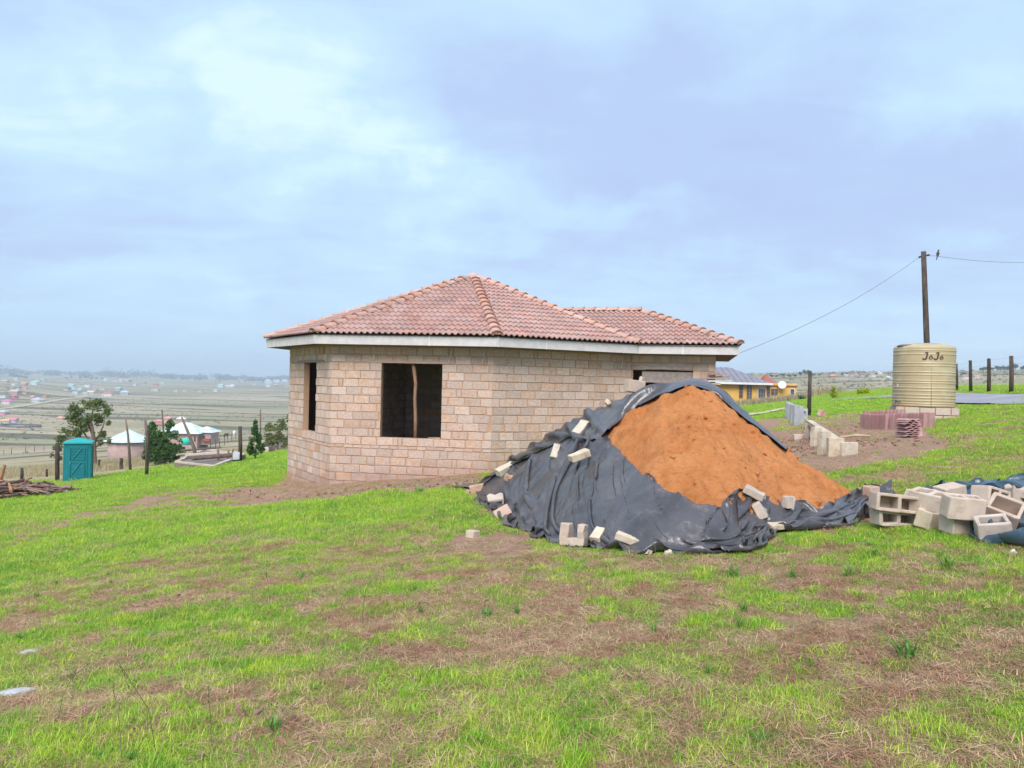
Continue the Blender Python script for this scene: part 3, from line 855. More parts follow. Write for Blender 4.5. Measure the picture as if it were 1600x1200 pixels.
def drape(bottom, top, n, m_, ex=(1.06, 1.06), eps=.015, iters=170, seed=1, noise=.012, lift=0.0, exmap=None, edge_amp=.02, pin=.5, Hf=None, gravity=1.0):
    """sheet between two plan polylines, longer than the ground under it by ex, settled on the surface: it buckles into folds"""
    rng = np.random.default_rng(seed); Hf = Hf or (lambda x, y: HS(x, y, False))
    bo = polyline(bottom, n); to = polyline(top, n)
    t = np.linspace(0, 1, m_)[None, :, None]
    Q = bo[:, None, :] * (1 - t) + to[:, None, :] * t
    e = (fbm(np.arange(n) * .12, np.full(n, seed * 3.3), 3, seed) - .5)[:, None] * edge_amp * 8
    Q[:, :, 1] += e * (1 - t[..., 0]) ** 4 ; Q[:, :, 0] += e * .6 * (1 - t[..., 0]) ** 4
    X = np.zeros((n, m_, 3)); X[..., :2] = Q; X[..., 2] = Hf(Q[..., 0], Q[..., 1])
    du = np.linalg.norm(X[1:] - X[:-1], axis=2); dv = np.linalg.norm(X[:, 1:] - X[:, :-1], axis=2)
    em = np.ones((n, m_)) if exmap is None else exmap(*np.meshgrid(np.linspace(0, 1, n), np.linspace(0, 1, m_), indexing='ij'))
    du = du * (1 + (ex[0] - 1) * em[1:]); dv = dv * (1 + (ex[1] - 1) * em[:, 1:])
    dg1 = np.sqrt(((du[:, 1:] + du[:, :-1]) / 2) ** 2 + ((dv[1:] + dv[:-1]) / 2) ** 2)
    ax = np.linspace(0, 1, n)[:, None] * np.ones((1, m_)); ay = np.ones((n, 1)) * np.linspace(0, 1, m_)[None, :]
    X0 = X.copy()
    big = fbm(X[..., 0] * 2.2, X[..., 1] * 2.2, 3, seed + 5) ; 
    X[..., 2] += lift + .02 + noise * 6 * np.abs(big - .5) + rng.normal(0, noise, (n, m_))
    X[..., :2] += rng.normal(0, noise * .35, (n, m_, 2))
    X = X.astype(np.float32); X0 = X0.astype(np.float32); du = du.astype(np.float32); dv = dv.astype(np.float32); dg1 = dg1.astype(np.float32)
    V = np.zeros_like(X)
    # height of the surface below, tabulated once
    gx0, gx1, gy0, gy1 = X[..., 0].min() - .4, X[..., 0].max() + .4, X[..., 1].min() - .4, X[..., 1].max() + .4
    nx_, ny_ = int((gx1 - gx0) / .03) + 2, int((gy1 - gy0) / .03) + 2
    TX, TY = np.meshgrid(np.linspace(gx0, gx1, nx_), np.linspace(gy0, gy1, ny_), indexing='ij'); TH = Hf(TX, TY).astype(np.float32)
    def HT(x, y):
        fx = np.clip((x - gx0) / (gx1 - gx0) * (nx_ - 1), 0, nx_ - 1.001); fy = np.clip((y - gy0) / (gy1 - gy0) * (ny_ - 1), 0, ny_ - 1.001)
        ix = fx.astype(np.int32); iy = fy.astype(np.int32); fx = fx - ix; fy = fy - iy
        return (TH[ix, iy] * (1 - fx) + TH[ix + 1, iy] * fx) * (1 - fy) + (TH[ix, iy + 1] * (1 - fx) + TH[ix + 1, iy + 1] * fx) * fy
    def proj(a, b, rest, k):
        d = b - a; l = np.linalg.norm(d, axis=-1, keepdims=True) + 1e-9
        c = d * ((l - rest[..., None]) / l) * .5 * k
        a += c; b -= c
    g = -.0006 * gravity
    for it in range(iters):
        prev = X.copy()
        V *= .96; V[..., 2] += g
        X += V
        for sub in range(2):
            for p in (0, 1):
                a = X[p:-1:2]; b = X[p + 1::2]; k_ = min(len(a), len(b)); proj(a[:k_], b[:k_], du[p::2][:k_], 1.0)
                a = X[:, p:-1:2]; b = X[:, p + 1::2]; k_ = min(a.shape[1], b.shape[1]); proj(a[:, :k_], b[:, :k_], dv[:, p::2][:, :k_], 1.0)
            proj(X[:-1, :-1], X[1:, 1:], dg1, .35); proj(X[1:, :-1], X[:-1, 1:], dg1, .35)
            # bending: keep points two and four apart from folding up
            for st, kk in ((2, .28), (4, .20), (7, .10)):
                for q in range(0, st):
                    a = X[q:-st:st]; b = X[q + st::st]; k_ = min(len(a), len(b))
                    if k_ > 0:
                        d = b[:k_] - a[:k_]; l = np.linalg.norm(d, axis=-1, keepdims=True) + 1e-9
                        rest = sum(du[q + o_: q + o_ + st * (k_ - 1) + 1: st] for o_ in range(st))[..., None] * .93
                        c = d * (np.minimum(l - rest, 0) / l) * .5 * kk; a[:k_] += c; b[:k_] -= c
                    a = X[:, q:-st:st]; b = X[:, q + st::st]; k_ = min(a.shape[1], b.shape[1])
                    if k_ > 0:
                        d = b[:, :k_] - a[:, :k_]; l = np.linalg.norm(d, axis=-1, keepdims=True) + 1e-9
                        rest = sum(dv[:, q + o_: q + o_ + st * (k_ - 1) + 1: st] for o_ in range(st))[..., None] * .93
                        c = d * (np.minimum(l - rest, 0) / l) * .5 * kk; a[:, :k_] += c; b[:, :k_] -= c
            if pin:
                for sl in (np.s_[0], np.s_[-1], np.s_[:, 0], np.s_[:, -1]):
                    X[sl][..., :2] += (X0[sl][..., :2] - X[sl][..., :2]) * pin
        h = HT(X[..., 0], X[..., 1]) + eps
        hit = X[..., 2] < h
        X[..., 2] = np.where(hit, h, X[..., 2])
        V = X - prev
        V[hit] *= .35
        V = np.clip(V, -.03, .03)
    for _ in range(2): X[1:-1, 1:-1] = .5 * X[1:-1, 1:-1] + .125 * (X[:-2, 1:-1] + X[2:, 1:-1] + X[1:-1, :-2] + X[1:-1, 2:])
    return X

def sheet(parts, name, mat, label, thick=.003):
    Vs = []; Fs = []; b = 0
    for X in parts:
        n, m_ = X.shape[:2]
        Vs.append(X.reshape(-1, 3)); Fs.append(grid_faces(n, m_) + b); b += n * m_
    me = fast_mesh(name, np.concatenate(Vs), np.concatenate(Fs), mat, True)
    o = link(name, me)
    return tag(o, label, 'tarpaulin')

def plastic(name, c1, c2, dust, rough=.42):
    mt = bpy.data.materials.new(name); mt.use_nodes = True
    t = mt.node_tree; t.nodes.clear(); b = NB(t)
    pos = b.n('ShaderNodeNewGeometry').outputs['Position']
    nrm = b.n('ShaderNodeNewGeometry').outputs['Normal']
    a = b.noise(pos, 1.6, 5, .6); f_ = b.noise(pos, 30, 5, .7); q = b.noise(b.vec('MULTIPLY', pos, (3, 1, 1)), 5, 6, .65, .6)
    dm = b.math('MULTIPLY', b.smooth(b.noise(pos, 5, 6, .7), .50, .72), b.smooth(f_, .40, .6))
    col = b.mix(b.smooth(a, .3, .7), c1, c2)
    col = b.mix(b.math('MULTIPLY', dm, .50), col, dust)
    rg = b.math('ADD', rough, b.math('MULTIPLY', dm, .35))
    bs = b.n('ShaderNodeBsdfPrincipled', inp={'Base Color': col, 'Roughness': rg, 'Specular IOR Level': .7})
    rid = lambda v, sc: b.math('ABSOLUTE', b.math('SUBTRACT', b.noise(v, sc, 2, .5, .5), .5))
    hh = b.math('ADD', b.math('MULTIPLY', rid(b.vec('MULTIPLY', pos, (1.4, .7, .7)), 3.2), 1.0), b.math('MULTIPLY', rid(b.vec('MULTIPLY', pos, (1.0, .6, .8)), 9.0), .5))
    bp = b.n('ShaderNodeBump', inp={'Strength': .7, 'Distance': .035, 'Height': hh})
    bp2 = b.n('ShaderNodeBump', inp={'Strength': .10, 'Distance': .004, 'Height': f_, 'Normal': bp.outputs[0]})
    t.links.new(bp2.outputs[0], bs.inputs['Normal'])
    b.n('ShaderNodeOutputMaterial', inp={0: bs.outputs[0]})
    return mt
M_TARP = plastic('black_polythene', (.042, .038, .042), (.088, .079, .086), (.28, .22, .19), .31)
M_BLUE = plastic('blue_black_polythene', (.025, .055, .085), (.055, .105, .145), (.25, .22, .20), .32)

def H2(pts): return [tuple(surf_hit(*q).xy) for q in pts]
def sil(py, inset=5):
    """rightmost pixel column at which the heap is still hit on row py"""
    for px in range(1420, 1040, -2):
        p_ = ground_hit(px, py, 17.5, HSc)
        if p_ is not None and p_.z - Gz(p_.x, p_.y) > .12: return (px - inset, py)
    return (1100, py)
print('SIL', [sil(q, 0) for q in (612, 625, 640, 660, 680, 700, 722, 745, 765)])
# front sheet
fb = H2([(748, 786), (775, 806), (800, 824), (845, 841), (880, 852), (940, 860), (1000, 867), (1060, 868), (1120, 868), (1168, 866)])
ft = H2([(744, 766), (788, 736), (826, 708), (868, 684), (905, 668), (938, 664), (953, 690), (975, 716), (1002, 743), (1040, 768), (1088, 788), (1130, 797), (1160, 795)])
def fmap(u, v): return 1 + .7 * ss(.78, .95, u) + .7 * np.exp(-((v - .05) / .12) ** 2) + .5 * np.exp(-((u - .55) / .06) ** 2) * ss(.4, .9, v)
TP1 = drape(fb, ft, 230, 140, (1.125, 1.02), .016, 230, 3, .010, exmap=fmap)
# band over the crest and down the back
bf = H2([(736, 764), (775, 746), (812, 724), (846, 706), (884, 690), (920, 692), (946, 690), (960, 668), (985, 646), (1025, 624), (1075, 611), sil(618, 14), sil(640, 12), sil(662, 10), sil(684, 8), sil(708, 5)])
bb = [(-1.3, 15.3), (-.8, 15.9), (0.1, 16.3), (1.3, 16.2), (2.6, 15.4), (3.6, 14.2), (4.2, 12.8), (4.3, 11.9), (4.25, 11.3)]
def bmap(u, v): return .6 + .7 * np.exp(-((v - .12) / .16) ** 2) * ss(.12, .3, u) * (1 - ss(.70, .80, u)) - .5 * ss(.7, .8, u)
TP2 = drape(bf, bb, 230, 100, (1.06, 1.10), .05, 150, 9, .016, lift=.03, exmap=bmap)
# crumpled strip along the foot of the sand
s1 = H2([(1168, 868), (1192, 852), (1215, 832), (1245, 832), (1278, 830), (1310, 826), (1345, 816), (1372, 808), (1400, 806)])
s2 = H2([(1150, 792), (1178, 778), (1210, 784), (1240, 786), (1272, 796), (1302, 802), (1330, 788), (1352, 772), (1392, 766)])
TP3 = drape(s1, s2, 170, 64, (1.16, 1.26), .02, 200, 5, .03, lift=.05, edge_amp=.03)
# lump where the front sheet is bunched up
l1 = H2([(1085, 862), (1120, 868), (1150, 868), (1178, 862), (1200, 842)])
l2 = H2([(1110, 818), (1130, 800), (1150, 786), (1175, 778), (1198, 790)])
TP4 = drape(l1, l2, 80, 70, (1.24, 1.34), .04, 220, 12, .05, lift=.10)
xs = np.linspace(-1.6, 5.4, 330); ys = np.linspace(6.2, 16.6, 420)
Xp, Yp = np.meshgrid(xs, ys, indexing='ij')
hp = pile_h(Xp, Yp); hc = pile_h(Xp, Yp, False)
for _lo, _hi in ((fb, ft), (bf, bb)):
    _m = in_poly(Xp, Yp, list(_lo) + list(_hi)[::-1])
    hp = np.where(_m, np.minimum(hp, hc - .012), hp)
zp = G(Xp, Yp) + np.where(hp > .004, hp, -.06)
me = fast_mesh('sand_heap', np.stack([Xp, Yp, zp], -1).reshape(-1, 3), grid_faces(330, 420), M_SAND, True)
sandheap = tag(link('sand_heap', me), 'large heap of orange building sand half covered by black sheeting', 'sand pile')
# loose clods lying on the slope
cl = MB()
for k in range(260):
    a = random.uniform(-2.0, .1); r_ = random.uniform(.3, 4.2); x = PC[0] + r_ * math.cos(a); y = PC[1] + r_ * math.sin(a)
    if float(pile_h(np.array([x]), np.array([y]))[0]) < .05: continue
    s_ = random.choice((.010, .014, .018, .028))
    if in_poly(np.array([x]), np.array([y]), list(fb) + list(ft)[::-1])[0] or in_poly(np.array([x]), np.array([y]), list(bf) + list(bb)[::-1])[0]: continue
    z_ = float(HS(np.array([x]), np.array([y]))[0])
    cl.box((x, y, z_ + s_ * .3), (s_ * 2, s_ * 1.5, s_), Euler((random.random() * 3, random.random() * 3, random.random() * 3)).to_matrix(), s_ * .3)
o = cl.build('sand_clods', M_SAND, sandheap); tag(o, kind='stuff')

tarp = sheet([TP1, TP2, TP3, TP4], 'tarpaulin', M_TARP, 'black plastic sheet draped over the back and front of the orange sand heap')
# bluish sheet under the hollow blocks
g1 = [tuple(ground_hit(*q).xy) for q in ((1440, 812), (1490, 822), (1530, 836), (1570, 852), (1620, 860), (1680, 862))]
g2 = [tuple(ground_hit(*q).xy) for q in ((1448, 782), (1480, 780), (1520, 782), (1560, 782), (1610, 784), (1680, 788))]
TB = drape(g1, g2, 120, 70, (1.28, 1.28), .02, 130, 21, .03, lift=.05, Hf=lambda x, y: G(x, y))
g3 = [tuple(ground_hit(*q).xy) for q in ((1446, 795), (1490, 800), (1540, 798), (1600, 800), (1680, 800))]
g4 = [tuple(ground_hit(*q).xy) for q in ((1452, 766), (1490, 770), (1530, 772), (1580, 766), (1680, 766))]
def hump(x, y):
    p0 = ground_hit(1470, 782); p1 = ground_hit(1600, 782)
    return G(x, y) + .12 * np.exp(-((y - p0.y) / .38) ** 2) * (.7 + .5 * fbm(x * 2.5, y * 2.5, 2, 4))
TB2 = drape(g3, g4, 110, 60, (1.24, 1.22), .015, 130, 23, .03, lift=.04, Hf=hump)
sheet([TB, TB2], 'tarpaulin', M_BLUE, 'blue-black plastic sheet crumpled under the heap of hollow blocks')
_bv = [tuple(v) for X in (TP1, TP2, TP3, TP4, TB, TB2) for v in X.reshape(-1, 3)]; _bf = []; _b = 0
for X in (TP1, TP2, TP3, TP4, TB, TB2):
    n, m_ = X.shape[:2]; _bf += [tuple(int(i) for i in q) for q in (grid_faces(n, m_) + _b)]; _b += n * m_
_n0 = len(_bv)
_sv = np.stack([Xp, Yp, zp], -1).reshape(-1, 3)
_bv += [tuple(v) for v in _sv]; _bf += [tuple(int(i) for i in q) for q in (grid_faces(330, 420) + _b)]
BVH = BVHTree.FromPolygons(_bv, _bf)
def drop(x, y):
    """height of whatever lies on top at a plan point"""
    h = BVH.ray_cast(Vector((x, y, 6)), Vector((0, 0, -1)))
    g_ = Gz(x, y)
    return max(h[0].z, g_) if h[0] is not None else g_
def hit_any(px, py):
    for k in range(40):
        p = _hit(px, py + k)
        if p is not None and p.y < 60: return p
    return p
def _hit(px, py):
    h = BVH.ray_cast(CAMP, ray(px, py).normalized())
    g_ = ground_hit(px, py)
    if h[0] is None: return g_
    if g_ is None: return h[0]
    return h[0] if (h[0] - CAMP).length < (g_ - CAMP).length else g_

# ------------------------------------------------------------------ loose hollow blocks and bricks
M_LOOSE = pm('raw_cement_block', (.62, .505, .42), (.52, .41, .34), 6, .95, .6, 150, .08, c3=(.46, .35, .28), s3=9, t3=(.52, .72))
M_LOOSE2 = pm('pale_cement_block', (.64, .54, .42), (.55, .45, .34), 7, .95, .5, 150, .07, c3=(.40, .30, .24), s3=5)
M_REDB = pm('stained_block', (.50, .29, .20), (.56, .40, .31), 7, .95, .5, 150, .06)
M_GREYB = pm('grey_block', (.40, .42, .45), (.33, .35, .38), 8, .95, .4, 120, .10)

def cells_mesh(xs, ys, z, solid, jit=.006, broken=None):
    """block with open cores: grid of solid cells in plan, extruded to height z; broken(x, y) lowers the top edge"""
    mb = MB(); nx, ny = len(xs) - 1, len(ys) - 1; ids = {}
    rr = random.Random(len(xs) * 31 + int(z * 1000) + (5 if broken else 0))
    def vid(i, j, k):
        if (i, j, k) not in ids:
            ids[(i, j, k)] = len(mb.v)
            x, y = xs[i], ys[j]; zz = (z if k else 0)
            if k and broken: zz = z * broken(x, y)
            mb.v.append((x - xs[-1] / 2 + rr.uniform(-jit, jit), y - ys[-1] / 2 + rr.uniform(-jit, jit), zz - z / 2 + rr.uniform(-jit, jit))); mb.r.append(0)
        return ids[(i, j, k)]
    S_ = lambda i, j: 0 <= i < nx and 0 <= j < ny and solid(i, j)
    for i in range(nx):
        for j in range(ny):
            if not solid(i, j): continue
            a = [vid(i, j, 0), vid(i + 1, j, 0), vid(i + 1, j + 1, 0), vid(i, j + 1, 0)]; b = [vid(i, j, 1), vid(i + 1, j, 1), vid(i + 1, j + 1, 1), vid(i, j + 1, 1)]
            mb.f.append(tuple(a[::-1])); mb.f.append(tuple(b))
            if not S_(i, j - 1): mb.f.append((a[0], a[1], b[1], b[0]))
            if not S_(i + 1, j): mb.f.append((a[1], a[2], b[2], b[1]))
            if not S_(i, j + 1): mb.f.append((a[2], a[3], b[3], b[2]))
            if not S_(i - 1, j): mb.f.append((a[3], a[0], b[0], b[3]))
    return mb
def plate(mb, L, W_, Z_):
    """the thin closed bed face hollow blocks have on one side"""
    mb.box((0, 0, -Z_ / 2 + .018), (L - .03, W_ - .03, .022)); return mb

def block_obj(kind, c, rot, label, group=None, mat=None, size=None, name=None, cat='block'):
    """kind: hollow (two cores), half (one core), u (broken open end), solid, chunk; c = centre, rot = euler degrees"""
    mat = mat or M_LOOSE; T = .034
    if kind == 'hollow':
        L, W_, Z_ = size or (.39, .19, .19)
        mb = cells_mesh([0, T, L / 2 - T / 2, L / 2 + T / 2, L - T, L], [0, T, W_ - T, W_], Z_, lambda i, j: not (i in (1, 3) and j == 1)); plate(mb, L, W_, Z_)
    elif kind == 'half':
        L, W_, Z_ = size or (.20, .19, .19)
        mb = cells_mesh([0, T, L - T, L], [0, T, W_ - T, W_], Z_, lambda i, j: not (i == 1 and j == 1)); plate(mb, L, W_, Z_)
    elif kind == 'u':
        L, W_, Z_ = size or (.24, .19, .19)
        mb = cells_mesh([0, T, L * .5, L * .8, L], [0, T * 1.3, W_ - T * 1.2, W_], Z_, lambda i, j: i == 0 or j in (0, 2), .007, lambda x, y: 1 - .35 * abs(math.sin(x * 19 + y * 13)))
    elif kind == 'horn':
        L, W_, Z_ = size
        mb = cells_mesh([0, L * .40, L * .70, L], [0, W_ * .30, W_ * .66, W_], Z_, lambda i, j: i == 0 or j in (0, 2), .012)
    else:
        L, W_, Z_ = size or (.29, .14, .09)
        nx = 3
        mb = cells_mesh([0, L * .33, L * .7, L], [0, W_ * .5, W_], Z_, lambda i, j: True, .005 if kind == 'solid' else .014)
    me = mb.mesh(name or 'block', mat)
    o = link(name or ('hollow_block' if kind in ('hollow', 'half', 'u', 'horn') else 'cement_brick'), me)
    o.location = c; o.rotation_euler = Euler([R(a) for a in rot])
    bv = o.modifiers.new('bevel', 'BEVEL'); bv.width = .009; bv.segments = 2; bv.limit_method = 'ANGLE'
    return tag(o, label, cat, group)

def at_px(px, py, lift=0.0, towards=0.0):
    """on the surface that a pixel looks at, raised along z and pulled towards the camera"""
    p = hit_any(px, py)
    v = (CAMP - p).normalized() * towards
    return Vector((p.x + v.x, p.y + v.y, p.z + v.z + lift - .012))

GB = 'loose blocks weighing down the black sheet'
# bricks and broken blocks on the black sheet
block_obj('solid', at_px(893, 724, .04), (10, -38, 48), 'pale brick lying on the sheet just below the orange gap in it', GB, M_LOOSE2, (.30, .15, .11)).location = at_px(906, 716, .05)
block_obj('solid', at_px(868, 710, .05), (15, -52, 62), 'small pale brick on the sheet below left of the other bricks', GB, M_LOOSE2, (.25, .11, .10))
block_obj('solid', at_px(905, 716, .05, .35), (6, -18, 25), 'pale brick on the front sheet with a brown underside', GB, M_LOOSE2, (.29, .13, .09)).location = at_px(905, 717, .06, .3)
bpy.data.objects['cement_brick'].location = at_px(908, 674, .05)
block_obj('solid', at_px(790, 737, .06), (8, -24, 30), 'long pale brick where the sheet meets the wall foot', GB, M_LOOSE2, (.36, .16, .12))
block_obj('chunk', at_px(796, 748, .02), (20, 30, 10), 'brown stained lump beside the long pale brick', GB, M_REDB, (.16, .12, .09))
block_obj('solid', at_px(750, 766, .05), (0, -12, 12), 'brown stained block on the far left tip of the sheet', GB, M_REDB, (.40, .16, .15))
block_obj('chunk', at_px(733, 771, .03), (30, 20, 50), 'small dark stone at the far left tip of the sheet', None, M_REDB, (.12, .1, .09), 'stone', 'stone')
block_obj('u', at_px(774, 790, .07), (72, 4, 186), 'broken hollow block standing open at the left hem of the sheet', GB, M_LOOSE, (.25, .20, .24))
block_obj('half', at_px(784, 806, .04), (30, 25, 200), 'reddish half block lying below the open broken block', GB, M_REDB, (.24, .18, .15))
block_obj('solid', at_px(739, 838, .035), (0, 4, 55), 'small square brick piece alone in the grass', None, M_LOOSE2, (.15, .12, .10))
block_obj('horn', at_px(897, 850, .11), (0, -84, 66), 'broken hollow block with two jagged horns at the sheet hem', GB, M_LOOSE, (.25, .27, .17))
block_obj('solid', at_px(935, 841, .04), (0, -30, 55), 'squat brick leaning right of the two horned block', GB, M_LOOSE2, (.19, .12, .10))
block_obj('solid', at_px(982, 846, .035), (4, 14, -22), 'long cream brick lying on the front hem of the sheet', GB, M_LOOSE2, (.27, .09, .075))
block_obj('chunk', at_px(1013, 863, .015), (20, 10, 40), 'tiny pale stone at the front hem', None, M_LOOSE2, (.05, .045, .04), 'stone', 'stone')
block_obj('chunk', at_px(1043, 866, .015), (20, 10, 10), 'pale stone half covered by the front hem', None, M_LOOSE2, (.07, .05, .05), 'stone', 'stone')
block_obj('half', at_px(991, 592, .10, .1), (0, 6, 20), 'upper broken block on the crest beside the boarded opening', GB, M_LOOSE, (.27, .17, .18))
block_obj('chunk', at_px(1003, 592, .07, .16), (12, 8, 50), 'broken shard leaning on the block at the crest', GB, M_LOOSE, (.14, .05, .19))
block_obj('chunk', at_px(946, 618, .03, .05), (10, 18, 15), 'reddish fragment peeping over the crest of the sheet', GB, M_REDB, (.18, .1, .09))
block_obj('chunk', at_px(952, 632, .03, .05), (18, 28, 40), 'cream fragment tucked in a fold below the crest', GB, M_LOOSE2, (.15, .1, .07))
block_obj('solid', at_px(1178, 783, .10, .05), (6, 24, -24), 'grey slab brick on the hump of the bunched sheet', GB, M_LOOSE, (.22, .12, .075))
block_obj('solid', at_px(1187, 803, .05), (6, 60, -15), 'brick half buried in the bunched sheet under the slab', GB, M_LOOSE, (.18, .12, .09))
block_obj('chunk', at_px(1232, 792, .06, .05), (0, 5, 25), 'upright brick stub in the folds of the crumpled strip', GB, M_LOOSE, (.11, .10, .14))
block_obj('solid', at_px(1216, 823, .02), (8, 0, 8), 'greenish flat slab in the grass below the crumpled strip', None, M_LOOSE2, (.20, .12, .05))
block_obj('half', at_px(1361, 772, .04), (0, 0, 20), 'reddish block stained by sand at the tip of the heap', GB, M_REDB, (.15, .14, .14))
block_obj('chunk', at_px(1325, 822, .01), (0, 0, 20), 'flat straw coloured stone in the grass', None, M_LOOSE2, (.14, .09, .04), 'stone', 'stone')
block_obj('chunk', at_px(1581, 866, .015), (30, 20, 20), 'small white stone in the grass at the right', None, M_STRAP, (.05, .04, .05), 'stone', 'stone')

GH = 'hollow blocks dumped on the blue sheet'
def hb(px, py, Y, kind, rot, label, mat=None, size=None):
    o = block_obj(kind, P(px, py, Y), rot, label, GH, mat, size)
    return o
# seen face first; Y is the distance from the camera
hb(1399, 786, 7.45, 'hollow', (84, 5, -4), 'hollow block lying on edge showing two square holes', None, (.43, .17, .19))
hb(1396, 809, 7.5, 'hollow', (86, 2, 3), 'block under the one that shows two square holes', None, (.38, .15, .20))
hb(1457, 785, 7.35, 'hollow', (8, 6, -52), 'block with open top cores left of the blank faced block', None, (.36, .20, .20))
hb(1484, 766, 7.9, 'solid', (4, -10, 12), 'pale slab brick behind the block with open top', None, (.26, .18, .10))
hb(1504, 792, 6.85, 'hollow', (6, 3, -4), 'blank faced block squarely facing the viewer', None, (.31, .18, .195))
hb(1493, 819, 6.95, 'half', (4, 2, 12), 'left block under the blank faced block', None, (.20, .18, .16))
hb(1521, 820, 7.0, 'half', (2, -3, -20), 'right block under the blank faced block', None, (.17, .17, .15))
hb(1456, 812, 7.3, 'half', (10, 6, 28), 'chipped block under the open topped block', M_LOOSE2, (.27, .16, .17))
hb(1472, 806, 7.45, 'chunk', (10, 26, -30), 'broken shard between the lower blocks', None, (.14, .1, .14))
hb(1548, 778, 7.6, 'hollow', (82, 14, 22), 'tilted block behind with a hollow end and a broken lip', None, (.32, .19, .19))
hb(1568, 801, 6.95, 'half', (32, 18, -38), 'big tilted block leaning over its neighbour', None, (.27, .24, .20))
hb(1551, 828, 6.6, 'half', (16, -10, -22), 'front corner block with a square open top', None, (.25, .20, .20))
hb(1596, 772, 7.7, 'u', (0, 4, -12), 'broken block cut by the right edge of the view', None, (.24, .20, .20))
hb(1425, 775, 7.5, 'chunk', (16, 10, 40), 'rounded fragment behind the block with two holes', None, (.13, .1, .1))

# ------------------------------------------------------------------ low wall of cream blocks set on end
GC = 'cream blocks stood on end in the dug soil'
def stand(px, py, L, W_, Hh, rz, label, mat, group, tilt=(0, 0), name='cement_block'):
    p = ground_hit(px, py); me = cells_mesh([0, L * .5, L], [0, W_], Hh, lambda i, j: True, .005).mesh(name, mat)
    o = link(name, me); o.location = (p.x, p.y, p.z + Hh / 2 - .02); o.rotation_euler = (R(tilt[0]), R(tilt[1]), R(rz))
    bv = o.modifiers.new('bevel', 'BEVEL'); bv.width = .008; bv.segments = 1
    return tag(o, label, 'block', group)
Hs = .42
stand(1265, 686, .20, .14, Hs, 20, 'farthest upright cream block of the low row', M_LOOSE2, GC)
stand(1275, 697, .21, .15, .45, 20, 'second upright cream block from the far end of the row', M_LOOSE2, GC)
stand(1287, 710, .21, .15, .49, 20, 'third upright cream block of the row beside the broad one', M_LOOSE2, GC)
stand(1305, 713, .30, .15, .38, -4, 'broad cream block at the near end of the row', M_LOOSE2, GC)
stand(1324, 711, .36, .15, .27, 14, 'cream block lying on its side at the near right of the row', M_LOOSE2, GC)
stand(1248, 686, .30, .14, .14, 4, 'low cream block lying flat left of the far end of the row', M_LOOSE2, GC)
a = P(1264, 659, ground_hit(1268, 684).y + .1); b = P(1312, 691, ground_hit(1306, 713).y + .06)
d = (b - a); rot = d.to_track_quat('X', 'Z').to_matrix()
nseg = 5
for k in range(nseg):
    c = a + d * ((k + .5) / nseg)
    me = MB().box((0, 0, 0), (d.length / nseg - .012, .15, .09), None, .004).mesh('cement_block', M_LOOSE2)
    o = link('cement_block', me); o.location = c; o.rotation_euler = rot.to_euler()
    tag(o, ('farthest', 'second', 'middle', 'fourth', 'nearest')[k] + ' capping block laid flat along the top of the cream row', 'block', 'capping blocks of the cream row')
# reddish stone
block_obj('chunk', at_px(1284, 650, .1), (10, 20, 30), 'rounded brown boulder by the dark fence post', None, M_REDB, (.30, .22, .26), 'boulder', 'stone')
# grey blocks on end
GG = 'grey blocks stood on end by the lawn'
gw = ['farthest', 'second', 'third', 'fourth', 'fifth', 'sixth', 'nearest']
gpx = [(1231, 652), (1234, 656), (1238, 660), (1243, 664), (1250, 662), (1257, 657)]
gh = [.46, .48, .50, .52, .46, .34]
for k, q in enumerate(gpx):
    lab = ['farthest tall grey block at the left end of the grey row', 'second grey block along the grey row', 'third grey block along the grey row', 'tallest nearest grey block of the grey row', 'grey block just right of the tallest one', 'shortest grey block beside the dark fence post'][k]
    stand(q[0], q[1], .19, .14, gh[k] * 1.35, 15, lab, M_GREYB, GG)
a = P(1230, 629.5, ground_hit(1231, 652).y + .3); b = P(1256, 641, ground_hit(1254, 658).y + .1); d = b - a
o = link('cement_slab', MB().box((0, 0, 0), (d.length, .16, .07), None, .006).mesh('cement_slab', M_GREYB)); o.location = (a + b) / 2; o.rotation_euler = d.to_track_quat('X', 'Z').to_euler()
tag(o, 'thin grey coping slab along the top of the grey row', 'slab')
# timber on the soil
p1, p2 = ground_hit(1314, 686), ground_hit(1360, 684)
tag(MB().tube([p1 + Vector((0, 0, .04)), (p1 + p2) / 2 + Vector((0, 0, .07)), p2 + Vector((0, 0, .04))], [.035, .04, .03], 6).build('timber', M_PALEWOOD), 'pale timber offcut lying on the bare soil', 'timber')
p1, p2 = ground_hit(1534, 666), ground_hit(1550, 665)
tag(MB().tube([p1 + Vector((0, 0, .03)), p2 + Vector((0, 0, .04))], [.02, .02], 5).build('stick', M_PALEWOOD), 'short pale stick on the lawn by the tank', 'stick')

